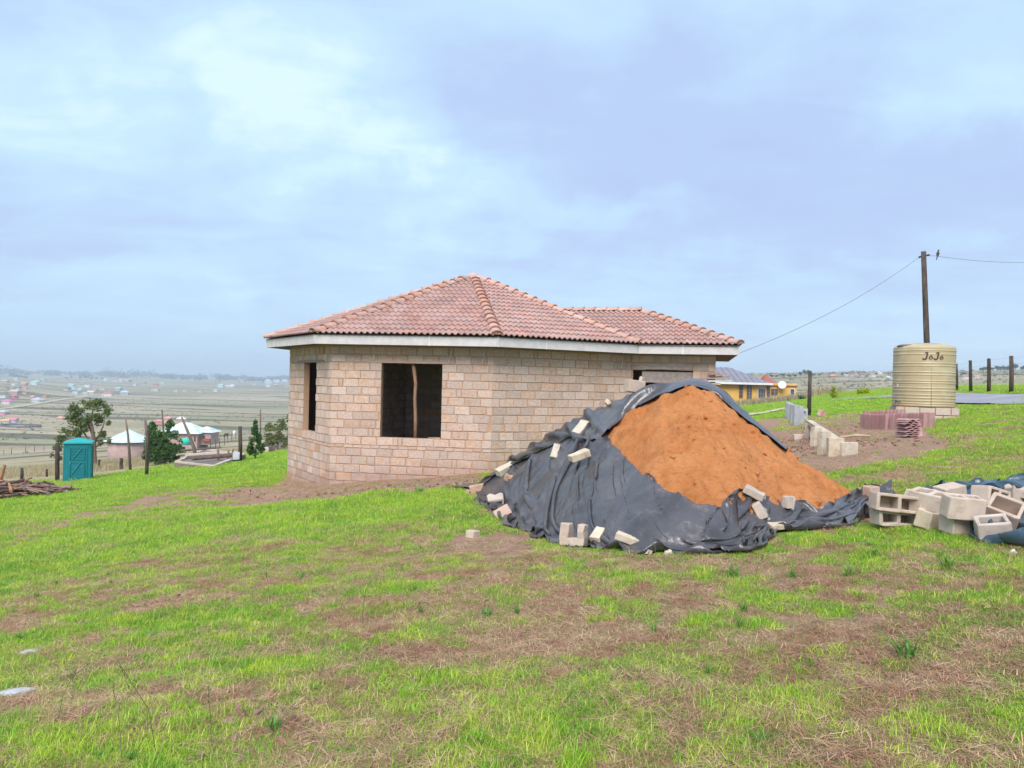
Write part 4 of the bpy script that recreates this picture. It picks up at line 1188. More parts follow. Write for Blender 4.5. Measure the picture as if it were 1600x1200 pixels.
# ------------------------------------------------------------------ stacks of new roof tiles
M_NEWT = pm('new_roof_tile', (.44, .245, .235), (.38, .20, .19), 7, .75, .15, 120, .10, c3=(.48, .31, .30), s3=3)
def upright_tile():
    n = 8; prof = []
    for i in range(n + 1):
        x = i / n; prof.append((x * .30 - .15, .026 * abs(math.sin(2 * math.pi * x))))
    mb = MB(); vs = []
    for zz in (0, .42):
        vs += [(yy, x, zz) for x, yy in prof]
        vs += [(yy + .014, x, zz) for x, yy in prof]
    m_ = n + 1; fs = []
    for i in range(n):
        a0, a1, b0, b1 = i, i + 1, m_ + i, m_ + i + 1
        fs += [(a0, a1, 2 * m_ + a1, 2 * m_ + a0), (b1, b0, 2 * m_ + b0, 2 * m_ + b1), (2 * m_ + a0, 2 * m_ + a1, 2 * m_ + b1, 2 * m_ + b0)]
    fs += [(0, 2 * m_, 3 * m_, m_), (n, m_ + n, 3 * m_ + n, 2 * m_ + n)]
    return mb.add(vs, fs).mesh('tile', M_NEWT)
UT = upright_tile()
def tile_row(p1, p2, label, group, pitch=.036, rows_=1, hs=1.0):
    a, b = ground_hit(*p1), ground_hit(*p2); d = (b - a); L = d.length
    t = empty('tile_stack', a, label, 'tile stack', group); n = int(L / pitch); ang = math.atan2(d.y, d.x)
    for k in range(n):
        q = a + d * (k / n); lean = random.uniform(-.05, .05) + .06
        o = bpy.data.objects.new('tile', UT); COL.objects.link(o); o.parent = t
        o.matrix_local = Matrix.Translation(Vector((q.x, q.y, Gz(q.x, q.y) - .01)) - a) @ Matrix.Rotation(ang + random.uniform(-.03, .03), 4, 'Z') @ Matrix.Rotation(lean, 4, 'Y') @ Matrix.Diagonal((1, 1, hs * random.uniform(.97, 1.03), 1))
    return t
tile_row((1352, 668), (1393, 671), 'left row of new pink roof tiles stood on edge on the soil', 'rows of new roof tiles', hs=.95)
tile_row((1397, 671), (1452, 671), 'right row of new pink roof tiles stood on edge before the tank', 'rows of new roof tiles', hs=1.0)
tile_row((1352, 662), (1410, 661), 'rear row of new roof tiles showing its wavy top edges', 'rows of new roof tiles', pitch=.05, hs=.95)
sp = ground_hit(1421, 683)
t = empty('tile_stack', sp, 'small fallen stack of pink roof tiles leaning in front of the rows', 'tile stack')
for k in range(9):
    o = bpy.data.objects.new('tile', UT); COL.objects.link(o); o.parent = t
    o.matrix_local = Matrix.Translation(Vector((random.uniform(-.02, .02) - .05, .25, .02 + k * .043))) @ Euler((R(90), R(0), R(8 + random.uniform(-8, 8)))).to_matrix().to_4x4() @ Euler((0, 0, R(90))).to_matrix().to_4x4()
for k in range(4):
    o = bpy.data.objects.new('tile', UT); COL.objects.link(o); o.parent = t
    o.matrix_local = Matrix.Translation(Vector((.17 + .05 * k, -.06 + .05 * k, .0))) @ Matrix.Rotation(R(-72), 4, 'Z') @ Matrix.Rotation(R(-20 - 9 * k), 4, 'Y')

# ------------------------------------------------------------------ water tank on its block plinth
M_TANK = pm('tank_plastic', (.455, .36, .215), (.41, .325, .195), 2.5, .42, .03, 40, 0, spec=.45, c3=(.50, .42, .28), s3=1.2)
M_TEXT = pm('dark_print', (.075, .035, .03), None, 3, .6, 0, 1, 0)
TB0 = ground_hit(1442, 652.5); TY = 23.2
tcx = P(1443, 600, TY).x; gz_ = Gz(tcx, TY - .9)
ztop = P(1443, 542, TY - .9).z; zbase = P(1443, 636, TY - .9).z; RT = .845
tank = empty('water_tank', (tcx, TY, zbase), 'cream ribbed plastic water tank standing on a block plinth', 'water tank')
Hh = ztop - zbase; prof = [(RT * .99, 0)]
zs = np.linspace(0, Hh, 150)
ribs = [.02, .055, .10, .15, .20, .27, .32, .40, .44, .54, .585, .69, .735, .885, .95]
for z_ in zs[1:]:
    f = z_ / Hh; g = max(math.exp(-((f - r_) / .0065) ** 2) for r_ in ribs)
    prof.append((RT - .004 + .015 * g, z_))
prof += [(RT - .01, Hh + .01), (RT - .03, Hh + .045), (RT * .80, Hh + .085), (RT * .5, Hh + .135), (RT * .2, Hh + .155), (0.01, Hh + .158)]
link('body', MB().lathe(prof, 72).mesh('body', M_TANK, True), tank)
link('lid', MB().lathe([(.26, 0), (.27, .03), (.26, .05), (.18, .075), (.01, .085)], 28, (0, 0, 0)).mesh('lid', pm('lid_plastic', (.20, .16, .13), None, 5, .5), True), tank, loc=(-.58, -.1, Hh + .03))
for k in range(8):
    a = k * math.pi / 4 + .3
    link('roof_rib', MB().tube([(math.cos(a) * RT * .93, math.sin(a) * RT * .93, Hh + .045), (math.cos(a) * RT * .55, math.sin(a) * RT * .55, Hh + .130), (math.cos(a) * RT * .1, math.sin(a) * RT * .1, Hh + .165)], [.025, .022, .01], 6).mesh('roof_rib', M_TANK, True), tank)
a = math.radians(-104)
link('seam', MB().tube([(math.cos(a) * (RT + .004), math.sin(a) * (RT + .004), .02), (math.cos(a) * (RT + .004), math.sin(a) * (RT + .004), Hh)], .008, 6).mesh('seam', M_TANK, True), tank)
link('tap', MB().tube([(-RT + .02, -.25, .14), (-RT - .12, -.32, .13), (-RT - .15, -.33, .16), (-RT - .16, -.33, .04), (-RT - .15, -.33, -.05)], [.022, .022, .03, .02, .02], 8).tube([(-RT - .13, -.32, .13), (-RT - .10, -.32, .19)], .012, 6).mesh('tap', pm('tap_metal', (.16, .15, .12), None, 5, .5)), tank)
link('sticker', MB().box((0, 0, 0), (.07, .004, .10)).mesh('sticker', M_STRAP), tank, loc=(-RT * .995, -.12, .62)).rotation_euler = (0, 0, R(-82))
# lettering wrapped on the shell, drawn with brush strokes
def stroke(mb, pts, w_, s=1.0, ox=0.0, n=5):
    P_ = []
    for i in range(len(pts) - 1):
        for k in range(n): t_ = k / n; P_.append((pts[i][0] * (1 - t_) + pts[i + 1][0] * t_, pts[i][1] * (1 - t_) + pts[i + 1][1] * t_))
    P_.append(pts[-1])
    for _ in range(2): P_ = [P_[0]] + [((P_[i - 1][0] + 2 * P_[i][0] + P_[i + 1][0]) / 4, (P_[i - 1][1] + 2 * P_[i][1] + P_[i + 1][1]) / 4) for i in range(1, len(P_) - 1)] + [P_[-1]]
    def wrap(x, z_, rad):
        an = -math.pi / 2 + (x * s + ox) / RT - .30
        return (math.cos(an) * rad, math.sin(an) * rad, z_ * s + .845 * Hh)
    vs = []; fs = []
    for i, (x, z_) in enumerate(P_):
        p, q = P_[max(i - 1, 0)], P_[min(i + 1, len(P_) - 1)]; dx, dz = q[0] - p[0], q[1] - p[1]; l = math.hypot(dx, dz) + 1e-9
        ww = w_ * (.75 + .35 * abs(dz) / l)
        for sgn in (-1, 1):
            vs.append(wrap(x - sgn * dz / l * ww, z_ + sgn * dx / l * ww, RT + .018))
    for i in range(len(P_) - 1): fs.append((2 * i, 2 * i + 1, 2 * i + 3, 2 * i + 2))
    mb.add(vs, fs)
for ox, big in ((-.15, True), (.14, True)):
    mj = MB(); stroke(mj, [(.0, .085), (.06, .10), (.075, .09)], .010, 1.25, ox); stroke(mj, [(.055, .095), (.05, .02), (.035, -.045), (.0, -.065), (-.045, -.045)], .014, 1.25, ox)
    link('letter', mj.mesh('letter', M_TEXT), tank)
    mo = MB(); ring = [(.145 + .036 * math.cos(t_), -.025 + .032 * math.sin(t_)) for t_ in np.linspace(1.9, 1.9 + 2 * math.pi, 14)]
    stroke(mo, ring + [(.165, .028)], .009, 1.25, ox - .02, 3)
    link('letter', mo.mesh('letter', M_TEXT), tank)
plinth = empty('tank_plinth', (tcx, TY, gz_), 'square plinth of cement blocks under the cream water tank', 'plinth', rz=R(-20))
ph = zbase - gz_ + .12; pw = 1.62; nrow = max(2, int(round(ph / .2)))
link('core', MB().box((0, 0, ph / 2 - .125), (pw - .04, pw - .04, ph - .01)).mesh('core', M_MORTAR), plinth)
UB = MB().box((0, 0, 0), (1, 1, 1), None, .012).mesh('block', M_LOOSE)
for r_ in range(nrow):
    bh = ph / nrow
    for side in range(4):
        nb = 4
        for k in range(nb + 1):
            x0 = -pw / 2 + (k - (.5 if r_ % 2 else 0)) * pw / nb; x1 = min(x0 + pw / nb, pw / 2); x0 = max(x0, -pw / 2)
            if x1 - x0 < .1: continue
            o = bpy.data.objects.new('block', UB); COL.objects.link(o); o.parent = plinth
            o.matrix_local = Matrix.Rotation(side * math.pi / 2, 4, 'Z') @ Matrix.Translation(((x0 + x1) / 2, -pw / 2 + .06, -.125 + bh * (r_ + .5))) @ Matrix.Diagonal((x1 - x0 - .03, .15, bh - .03, 1))

# ------------------------------------------------------------------ pole, wires, bird
Yp_ = 36.0
pb = P(1449, 560, Yp_); pm_ = P(1446, 478, Yp_); pt = P(1443, 393, Yp_)
zg = Gz(pb.x, Yp_)
pole = empty('utility_pole', (pb.x, Yp_, zg), 'tall dark wooden power pole rising behind the water tank', 'utility pole')
def rel(p, o): return Vector(p) - o.location
link('pole', MB().tube([rel((pb.x + .05, Yp_, zg - .3), pole), rel(pb, pole), rel(pm_, pole), rel(pt, pole)], [.15, .135, .12, .11], 12).mesh('pole', M_DARKWOOD, True), pole)
link('insulator', MB().tube([rel(P(1436, 402, Yp_), pole), rel(P(1441, 400, Yp_), pole)], [.05, .03], 8).tube([rel(P(1445, 399.5, Yp_), pole), rel(P(1452, 398.5, Yp_), pole)], [.03, .05], 8).mesh('insulator', M_DARKWOOD), pole)
def wire(p, q, sag, rad, name, label, n=24, cat='cable'):
    pts = [p.lerp(q, k / n) - Vector((0, 0, sag * 4 * (k / n) * (1 - k / n))) for k in range(n + 1)]
    return tag(MB().tube(pts, rad, 5).build(name, M_WIREDK), label, cat)
M_WIREDK = pm('cable_black', (.22, .22, .24), None, 5, .6, 0, 1, 0)
wire(P(1436, 402, Yp_), Vector((P4_.x, P4_.y, ZEAVE - .1)), .35, .010, 'cable', 'thin cable sagging from the pole down to the house eave')
wire(P(1452, 398.5, Yp_), P(1760, 392, 44), .5, .010, 'cable', 'cable running right from the top of the pole with a bird on it')
bp = P(1465.5, 399.2, Yp_ + .33)
M_BIRD = pm('bird_plumage', (.05, .045, .045), (.09, .08, .08), 20, .8, 0, 1, 0)
bird = empty('bird', bp, 'small dark bird perched on the cable right of the pole', 'bird')
link('body', MB().tube([(-.03, 0, -.10), (-.015, 0, .0), (0, 0, .10), (.01, 0, .17), (.02, 0, .20)], [.012, .055, .075, .045, .01], 10).mesh('body', M_BIRD, True), bird)
link('head', MB().tube([(-.0, 0, .19), (.015, 0, .22), (.02, 0, .255), (.02, 0, .27)], [.03, .042, .035, .01], 10).mesh('head', M_BIRD, True), bird)
link('beak', MB().tube([(.05, 0, .232), (.085, 0, .226)], [.012, .002], 6).mesh('beak', M_DARKWOOD), bird)
link('tail', MB().box((-.05, 0, -.13), (.03, .03, .15), Euler((0, .25, 0)).to_matrix()).mesh('tail', M_BIRD), bird)

# ------------------------------------------------------------------ road, lawn drive, brow path
M_ROAD = pm('worn_asphalt', (.30, .29, .33), (.26, .25, .285), .6, .9, .3, 60, 0, c3=(.34, .33, .36), s3=.25, coord='World')
def ribbon(near, far, name, mat, dz, n=60, m_=8, **kw):
    a = polyline([tuple(ground_hit(*q).xy) if len(q) == 2 else q[:2] for q in near], n); b = polyline([tuple(ground_hit(*q).xy) if len(q) == 2 else q[:2] for q in far], n)
    t = np.linspace(0, 1, m_)[None, :, None]; Q = a[:, None] * (1 - t) + b[:, None] * t
    Z = G(Q[..., 0], Q[..., 1]) + dz
    me = fast_mesh(name, np.concatenate([Q, Z[..., None]], 2).reshape(-1, 3), grid_faces(n, m_), mat, True)
    return tag(link(name, me), **kw)
ribbon([(1488, 631), (1520, 631.5), (1560, 633), (1600, 634), (34, 27, 0), (48, 26, 0)], [(1488, 615), (1520, 616), (1560, 617.5), (1600, 619), (40, 36.5, 0), (55, 37, 0)], 'road', M_ROAD, .05, kind='structure')
ribbon([(1300, 626.5), (1350, 623.5), (1395, 621.5)], [(1300, 625), (1350, 621), (1395, 618)], 'path', M_ROAD, .04, kind='structure')
ribbon([(1158, 652), (1190, 648), (1228, 640)], [(1158, 649.5), (1190, 645.5), (1228, 637.5)], 'kerb_strip', M_LOOSE, .06, kind='structure')

# ------------------------------------------------------------------ fences
def fence(label, group, posts, y_back=None, wires=6, mesh=False, wh=1.0, wr=.0035, ms=.3):
    """posts: (px base, py base, px top, py top, radius) ; base found on the ground"""
    pts = []
    root = None
    for (bx, by, tx, ty, rad) in posts:
        g_ = ground_hit(bx, by)
        tp = P(tx, ty, g_.y)
        if root is None: root = empty('fence', g_, label, 'fence', group)
        mid = g_.lerp(tp, .5) + Vector((random.uniform(-.02, .02), 0, 0))
        link('post', MB().tube([rel(g_ - Vector((0, 0, .15)), root), rel(mid, root), rel(tp, root)], [rad * 1.05, rad, rad * .92], 9).mesh('post', M_DARKWOOD, True), root)
        pts.append((g_, tp))
    for k in range(len(pts) - 1):
        (g0, t0), (g1, t1) = pts[k], pts[k + 1]
        for w_ in range(wires):
            f = (.10 + .86 * w_ / max(1, wires - 1)) * wh
            a, b = g0.lerp(t0, f), g1.lerp(t1, f)
            link('wire', MB().tube([rel(a, root), rel((a + b) / 2 - Vector((0, 0, .03)), root), rel(b, root)], wr, 3, False).mesh('wire', M_WIRE), root)
        if mesh:
            L = (g1 - g0).length; n = int(L / ms); mb = MB()
            for i in range(1, n):
                f = i / n; a = g0.lerp(g1, f); b = g0.lerp(t0, .96 * wh).lerp(g1.lerp(t1, .96 * wh), f); a = Vector((a.x, a.y, Gz(a.x, a.y) + .05))
                mb.tube([rel(a, root), rel(b, root)], wr * .4, 3, False)
            tag(link('wire_mesh', mb.mesh('wire_mesh', M_WIRE), root), kind='stuff')
    return root
fence('wire mesh fence on dark posts from the house past the tank', 'boundary fences', [(1113, 640, 1113, 592, .05), (1264, 650, 1266, 580, .075), (1351, 606, 1351, 579, .05)], mesh=True, ms=1.1)
fence('wire mesh fence on dark posts beyond the road at the right', 'boundary fences', [(1495, 611, 1494, 568, .075), (1517, 612, 1516, 563, .08), (1545, 612.5, 1545, 560, .085), (1580, 613, 1580, 556, .09), (1650, 616, 1652, 552, .09)], mesh=True)

# ------------------------------------------------------------------ the yellow house
M_YEL = pm('yellow_plaster', (.72, .42, .105), (.66, .37, .085), 1.5, .9, .1, 30, 0, c3=(.74, .47, .15), s3=.6)
M_SHEETR = pm('grey_roof_sheet', (.24, .225, .26), (.20, .19, .22), 1.5, .55, 0, 1, .05, spec=.5)
M_GLASSD = pm('dark_window_glass', (.06, .055, .06), (.10, .09, .09), 2, .25, 0, 1, 0, spec=.6)
M_WHITE = pm('white_paint', (.74, .74, .74), (.66, .66, .66), 2, .7, 0, 1, .03)
M_PINKF = pm('brown_frame', (.22, .11, .07), None, 3, .7)
YH = 84.0
ya = P(1060, 628, YH); yb = P(1205, 624, YH + 3); yc = P(1247, 621, YH + 3)
za = Gz(ya.x, YH) - .3; sY = YH / 1200.0
yz = lambda px, py, Y=YH: P(px, py, Y).z
yh = empty('yellow_house', (P(1150, 630, YH).x, YH, za), 'yellow plastered house with grey ribbed hipped roof and flat annex', 'house')
x0, x1 = P(1040, 610, YH).x, P(1203, 610, YH).x
ztopw = yz(1160, 600)
link('wall', MB().box((((x0 + x1) / 2 - yh.location.x), 4, (ztopw + za) / 2 - za), (x1 - x0, 8, ztopw - za)).mesh('wall', M_YEL), yh)
ax0, ax1 = P(1200, 610, YH).x, P(1247, 610, YH).x
zan = yz(1225, 599)
link('wall', MB().box((((ax0 + ax1) / 2 - yh.location.x), 3.4, (zan + za) / 2 - za), (ax1 - ax0 - .01, 6, zan - za)).mesh('wall', M_YEL), yh)
link('parapet', MB().box((((ax0 + ax1) / 2 - yh.location.x), .33, yz(1225, 603) - za), (ax1 - ax0 + .1, .1, .12)).mesh('parapet', M_PINKF), yh)
er = yz(1160, 598); rz_ = yz(1155, 574.5, YH + 4)
def hip_roof(parent, x0, x1, y0, y1, ze, zr, mat, ridge_in, name='roof', seams=0, over=.5):
    x0 -= over; x1 += over; y0 -= over; y1 += over; ym = (y0 + y1) / 2
    v = [(x0, y0, ze), (x1, y0, ze), (x1, y1, ze), (x0, y1, ze), (x0 + ridge_in, ym, zr), (x1 - ridge_in, ym, zr)]
    mb = MB().add(v, [(0, 1, 5, 4), (1, 2, 5), (2, 3, 4, 5), (3, 0, 4), (3, 2, 1, 0)])
    if seams:
        n = int((x1 - x0) / seams)
        for i in range(1, n):
            x = x0 + (x1 - x0) * i / n
            t = 1.0
            if x < x0 + ridge_in: t = (x - x0) / ridge_in
            if x > x1 - ridge_in: t = (x1 - x) / ridge_in
            mb.tube([(x, y0, ze + .03), (x, y0 + (ym - y0) * t, ze + (zr - ze) * t + .03)], .05, 4, False)
    o = link(name, mb.mesh(name, mat), parent)
    return o
lx = lambda px, Y=YH: P(px, 600, Y).x - yh.location.x
rf = hip_roof(yh, lx(1050), lx(1195), 0, 8, er - za, rz_ - za, M_SHEETR, 3.4, seams=.62, over=.6)
link('gutter', MB().box(((lx(1050) + lx(1195)) / 2, -.66, er - za - .08), (lx(1195) - lx(1050) + 1.3, .12, .22)).mesh('gutter', M_WHITE), yh)
def yw(pxa, pxb, pya, pyb, kind, grid=(1, 1), y=-.02):
    xa, xb = lx(pxa), lx(pxb); z1, z0 = yz(pxa, pya) - za, yz(pxa, pyb) - za
    f = link(kind, MB().box(((xa + xb) / 2, y - .02, (z0 + z1) / 2), (xb - xa + .12, .06, z1 - z0 + .12)).mesh(kind, M_PINKF if kind == 'window' else M_WHITE), yh)
    link('pane', MB().box(((xa + xb) / 2, y - .055, (z0 + z1) / 2), (xb - xa, .03, z1 - z0)).mesh('pane', M_GLASSD), f)
    mb = MB()
    for i in range(1, grid[0]): mb.box((xa + (xb - xa) * i / grid[0], y - .085, (z0 + z1) / 2), (.05, .03, z1 - z0))
    for j in range(1, grid[1]): mb.box(((xa + xb) / 2, y - .105, z0 + (z1 - z0) * j / grid[1]), (xb - xa, .012, .05))
    if grid != (1, 1): link('burglar_bars', mb.mesh('burglar_bars', M_SHEETR), f)
yw(1156, 1160, 600, 621, 'window', (1, 4)); yw(1168, 1174, 600, 623, 'window', (2, 5)); yw(1185, 1196, 607, 623, 'door', (3, 2)); yw(1199, 1202.5, 601, 622, 'window', (1, 4))
yw(1208, 1216, 608, 616.5, 'window', (2, 2), .36); yw(1237, 1243, 608, 622, 'door', (1, 1), .36)
dsh = P(1222, 602, YH - .1); D = MB()
for i, (r_, dz) in enumerate(((0, .0), (.3, .03), (.55, .10), (.78, .2))): pass
D.lathe([(.02, .0), (.17, .02), (.31, .05), (.44, .12), (.45, .135), (.30, .07), (.02, .02)], 24)
o = link('satellite_dish', D.mesh('satellite_dish', M_WHITE, True), yh); o.location = dsh - yh.location; o.rotation_euler = (R(72), 0, R(-15))
bk = link('dish_bracket', MB().tube([(0, .15, 0), (.1, .5, -.2)], .04, 5).mesh('dish_bracket', M_SHEETR), yh); bk.location = dsh - yh.location
rr_ = empty('red_roofed_house', P(1196, 600, 120), 'red roofed house glimpsed behind the yellow house', 'house')
s_ = 120 / 1200
link('wall', MB().box((0, 0, -2.0), (1.6, 2, 4)).mesh('wall', M_YEL), rr_)
hip_roof(rr_, -.6, .6, -1.6, 1.6, .15, P(1192, 585, 120).z - rr_.location.z, pm('red_roof', (.42, .10, .08)), .85, over=.3)
# low retaining edge and lawn shrubs come with the plants below

# ------------------------------------------------------------------ foliage
def leaf_material(name, c1, c2, c3=None, trans=.35, rough=.55):
    mt = bpy.data.materials.new(name); mt.use_nodes = True
    t = mt.node_tree; t.nodes.clear(); b = NB(t)
    at = b.n('ShaderNodeAttribute', attribute_name='rnd').outputs['Fac']
    col = b.mix(at, c1, c2)
    if c3: col = b.mix(b.smooth(b.math('FRACT', b.math('MULTIPLY', at, 17.3)), .8, .95), col, c3)
    d = b.n('ShaderNodeBsdfPrincipled', inp={'Base Color': col, 'Roughness': rough, 'Specular IOR Level': .3})
    tr = b.n('ShaderNodeBsdfTranslucent', inp={0: col})
    mx = b.n('ShaderNodeMixShader', inp={0: trans, 1: d.outputs[0], 2: tr.outputs[0]})
    b.n('ShaderNodeOutputMaterial', inp={0: mx.outputs[0]})
    return mt

def leaves(name, centers, size, mat, parent, loc, up_bias=.3, aspect=.5, seed=0):
    """one small folded leaf (two triangles... a quad) at every centre"""
    rng = np.random.default_rng(seed); C = np.asarray(centers, float); n = len(C)
    a = rng.normal(size=(n, 3)); a /= np.linalg.norm(a, axis=1, keepdims=True)
    nn = rng.normal(size=(n, 3)); nn[:, 2] += up_bias * 2; b_ = np.cross(nn, a); b_ /= np.linalg.norm(b_, axis=1, keepdims=True) + 1e-9
    s_ = size * rng.uniform(.6, 1.3, (n, 1))
    V = np.stack([C - a * s_, C + b_ * s_ * aspect, C + a * s_, C - b_ * s_ * aspect], 1).reshape(-1, 3) - np.array(loc)
    me = fast_mesh(name, V, np.arange(4 * n).reshape(-1, 4), mat)
    add_attr(me, 'rnd', np.repeat(rng.random(n), 4))
    return link(name, me, parent)

def clump_points(clumps, per, seed=0, hollow=.55):
    """points spread in ellipsoids (cx, cy, cz, rx, ry, rz), denser towards their skins"""
    rng = np.random.default_rng(seed); out = []
    for (cx, cy, cz, rx, ry, rz_) in clumps:
        n = int(per * (rx * ry * rz_) ** (2 / 3)); d = rng.normal(size=(n, 3)); d /= np.linalg.norm(d, axis=1, keepdims=True)
        r_ = hollow + (1 - hollow) * rng.random((n, 1)) ** .7
        nz = (fbm(d[:, 0] * 3 + cx, d[:, 2] * 3 + cz, 3, seed + 1) - .5)[:, None] * .6
        out.append(np.array([cx, cy, cz]) + d * (r_ + nz) * np.array([rx, ry, rz_]))
    return np.concatenate(out)

ML_GUM = leaf_material('grey_green_leaf', (.09, .15, .045), (.19, .25, .09), (.26, .18, .07))
ML_DARK = leaf_material('deep_green_leaf', (.04, .095, .025), (.11, .21, .045))
ML_OLIVE = leaf_material('olive_leaf', (.13, .16, .04), (.24, .25, .07))
ML_FAR = leaf_material('far_leaf', (.035, .055, .025), (.070, .095, .040), trans=.2)
ML_YEL = leaf_material('yellow_green_leaf', (.33, .42, .02), (.55, .55, .03), (.18, .32, .02))
ML_ALOE = leaf_material('blue_green_blade', (.045, .11, .06), (.10, .18, .10), trans=.1)
M_BARK = pm('bark', (.20, .15, .11), (.13, .10, .08), 12, .95, .5, 40, .05)

def at_ground(px, py): return ground_hit(px, py)

# tree behind the toilet cubicle
def broad_tree():
    Y = 44.0; bx = P(148, 745, Y).x; g_ = Gz(bx, Y); s = Y / 1200
    root = empty('broadleaf_tree', (bx, Y, g_), 'loose grey-green tree standing behind the teal toilet cubicle', 'tree')
    q = lambda px, py, dy=0: P(px, py, Y + dy)
    tr = MB()
    base = Vector((bx, Y, g_ - .2))
    tr.tube([base, q(148, 720), q(147, 700), q(146, 678), q(142, 655)], [.14, .13, .115, .09, .04], 9, M=Matrix.Translation(-root.location))
    for pts in ([(147, 700), (135, 682), (122, 662), (112, 650)], [(147, 692), (157, 676), (163, 660)], [(146, 684), (138, 662), (146, 640)], [(147, 705), (125, 690), (108, 684), (96, 690)], [(147, 700), (160, 692), (170, 690)]):
        tr.tube([q(*p_, random.uniform(-.2, .2)) for p_ in pts], [.07, .05, .035, .015][:len(pts)], 6, M=Matrix.Translation(-root.location))
    link('trunk', tr.mesh('trunk', M_BARK, True), root)
    cl = []
    for (px, py, rx, rz_) in ((118, 642, 13, 12), (132, 634, 12, 9), (152, 630, 14, 8), (146, 645, 16, 12), (166, 642, 9, 11), (114, 658, 13, 9), (132, 660, 14, 10), (156, 660, 13, 10), (108, 674, 13, 8), (124, 676, 12, 8), (142, 674, 12, 7), (168, 660, 6, 6), (158, 678, 9, 7), (160, 692, 9, 6), (172, 690, 6, 7), (96, 686, 9, 8), (90, 700, 8, 7), (83, 712, 6, 6), (92, 716, 5, 5)):
        p_ = q(px, py, random.uniform(-.25, .25)); cl.append((p_.x, p_.y, p_.z, rx * s, rx * s * .9, rz_ * s))
    pts = clump_points(cl, 3000, 3, .15)
    m_ = fbm(pts[:, 0] * 3.0, pts[:, 2] * 3.0, 2, 8) > .40
    leaves('crown', pts[m_], .085, ML_GUM, root, root.location, .2, .45, 4)
broad_tree()

def bush(px, py, clumps, Y, label, mat, size, per, name='bush', cat='bush', group=None, seed=1, trunk=True, hollow=.35, cut=.36):
    p = P(px, py, Y); g_ = Gz(p.x, Y); s = Y / 1200
    root = empty(name, (p.x, Y, g_), label, cat, group)
    cl = []
    rr = random.Random(seed)
    for (cx, cy, rx, rz_) in clumps:
        q = P(cx, cy, Y + rr.uniform(-.3, .3) * rx * s); cl.append((q.x, q.y, q.z, rx * s, rx * s, rz_ * s))
    pts = clump_points(cl, per * 3, seed, hollow); pts = pts[fbm(pts[:, 0] * 4 / max(s * 25, .3), pts[:, 2] * 4 / max(s * 25, .3), 2, seed) > cut]
    leaves('foliage', pts, size, mat, root, root.location, .3, .45, seed)
    if trunk:
        top = cl[0]
        link('stem', MB().tube([(0, 0, -.1), (0, 0, .4 * (top[2] - g_)), (top[0] - p.x, 0, top[2] - g_)], [.05, .04, .015], 6).mesh('stem', M_BARK), root)
    return root
bush(256, 727, [(256, 705, 24, 20), (240, 690, 14, 20), (270, 690, 14, 20), (238, 672, 7, 14), (266, 668, 7, 15), (252, 690, 16, 18), (275, 708, 14, 14), (236, 710, 12, 14)], 40, 'dense dark green bush with two peaks beside the crooked posts', ML_DARK, .085, 1500, seed=2)
bush(399, 713, [(399, 700, 12, 12), (399, 686, 10, 12), (399, 674, 7, 10), (399, 664, 4, 9), (391, 702, 6, 9), (408, 700, 6, 8)], 38, 'narrow pointed dark green shrub right of the thick post', ML_DARK, .075, 1700, 'shrub', 'shrub', seed=3)
bush(434, 705, [(430, 680, 16, 18), (445, 670, 15, 20), (448, 690, 12, 12), (424, 692, 12, 10), (455, 660, 12, 18), (420, 672, 8, 12)], 52, 'loose olive coloured shrub against the left corner of the house', ML_OLIVE, .09, 900, 'shrub', 'shrub', seed=4, cut=.45)
bush(1302, 624, [(1302, 616, 6.5, 7), (1302, 609, 3.5, 6)], 52, 'upright yellow-green lawn shrub near the dark post', ML_YEL, .07, 1600, 'shrub', 'shrub', 'yellow-green shrubs on the lawn', seed=5)
bush(1349, 618, [(1349, 611, 9, 6), (1344, 612, 5, 5), (1354, 611, 5, 5)], 55, 'round yellow-green lawn shrub near the water tank', ML_YEL, .07, 1600, 'shrub', 'shrub', 'yellow-green shrubs on the lawn', seed=6)
# agave
p = P(1253, 628, 60); g_ = Gz(p.x, 60); ag = empty('agave', (p.x, 60, P(1253, 627.5, 60).z), 'spiky dark green agave on the lawn beside the yellow house', 'plant')
rng = random.Random(3)
for k in range(42):
    a = rng.uniform(0, 2 * math.pi); e_ = rng.uniform(.15, 1.35); L = rng.uniform(.7, 1.0); d = Vector((math.cos(a) * math.cos(e_), math.sin(a) * math.cos(e_), math.sin(e_)))
    sdv = Vector((-math.sin(a), math.cos(a), 0)); L *= .75
    link('blade', MB().add([sdv * .05, -sdv * .05, d * L * .5 - sdv * .06 , d * L * .5 + sdv * .06, d * L + Vector((0, 0, -.05))], [(0, 1, 2, 3), (3, 2, 4)]).mesh('blade', ML_ALOE), ag)

# ------------------------------------------------------------------ toilet cubicle
M_TEAL = pm('teal_plastic', (.006, .19, .225), (.006, .16, .195), 2, .5, .05, 30, 0, spec=.4)
M_TEALR = pm('teal_roof_plastic', (.02, .36, .36), (.02, .31, .32), 2, .5, 0, 1, 0)
YT = 30.6; tb = P(122, 750, YT); gz = Gz(tb.x, YT); s = YT / 1200
loo = empty('toilet_cubicle', (tb.x, YT, gz), 'teal plastic toilet cubicle with hipped lid standing on the grass', 'toilet', rz=R(24))
hw = .47; zt = P(122, 692, YT).z - gz; zr_ = P(122, 684, YT).z - gz
body = MB()
for z0, z1, w_ in ((-.15, .08, hw * 1.02), (.08, zt - .12, hw * .97), (zt - .12, zt, hw * 1.0)):
    body.box((0, 0, (z0 + z1) / 2), (w_ * 2, w_ * 2, z1 - z0 - .002))
link('body', body.mesh('body', M_TEAL), loo)
rf = MB(); o_ = hw * 1.10
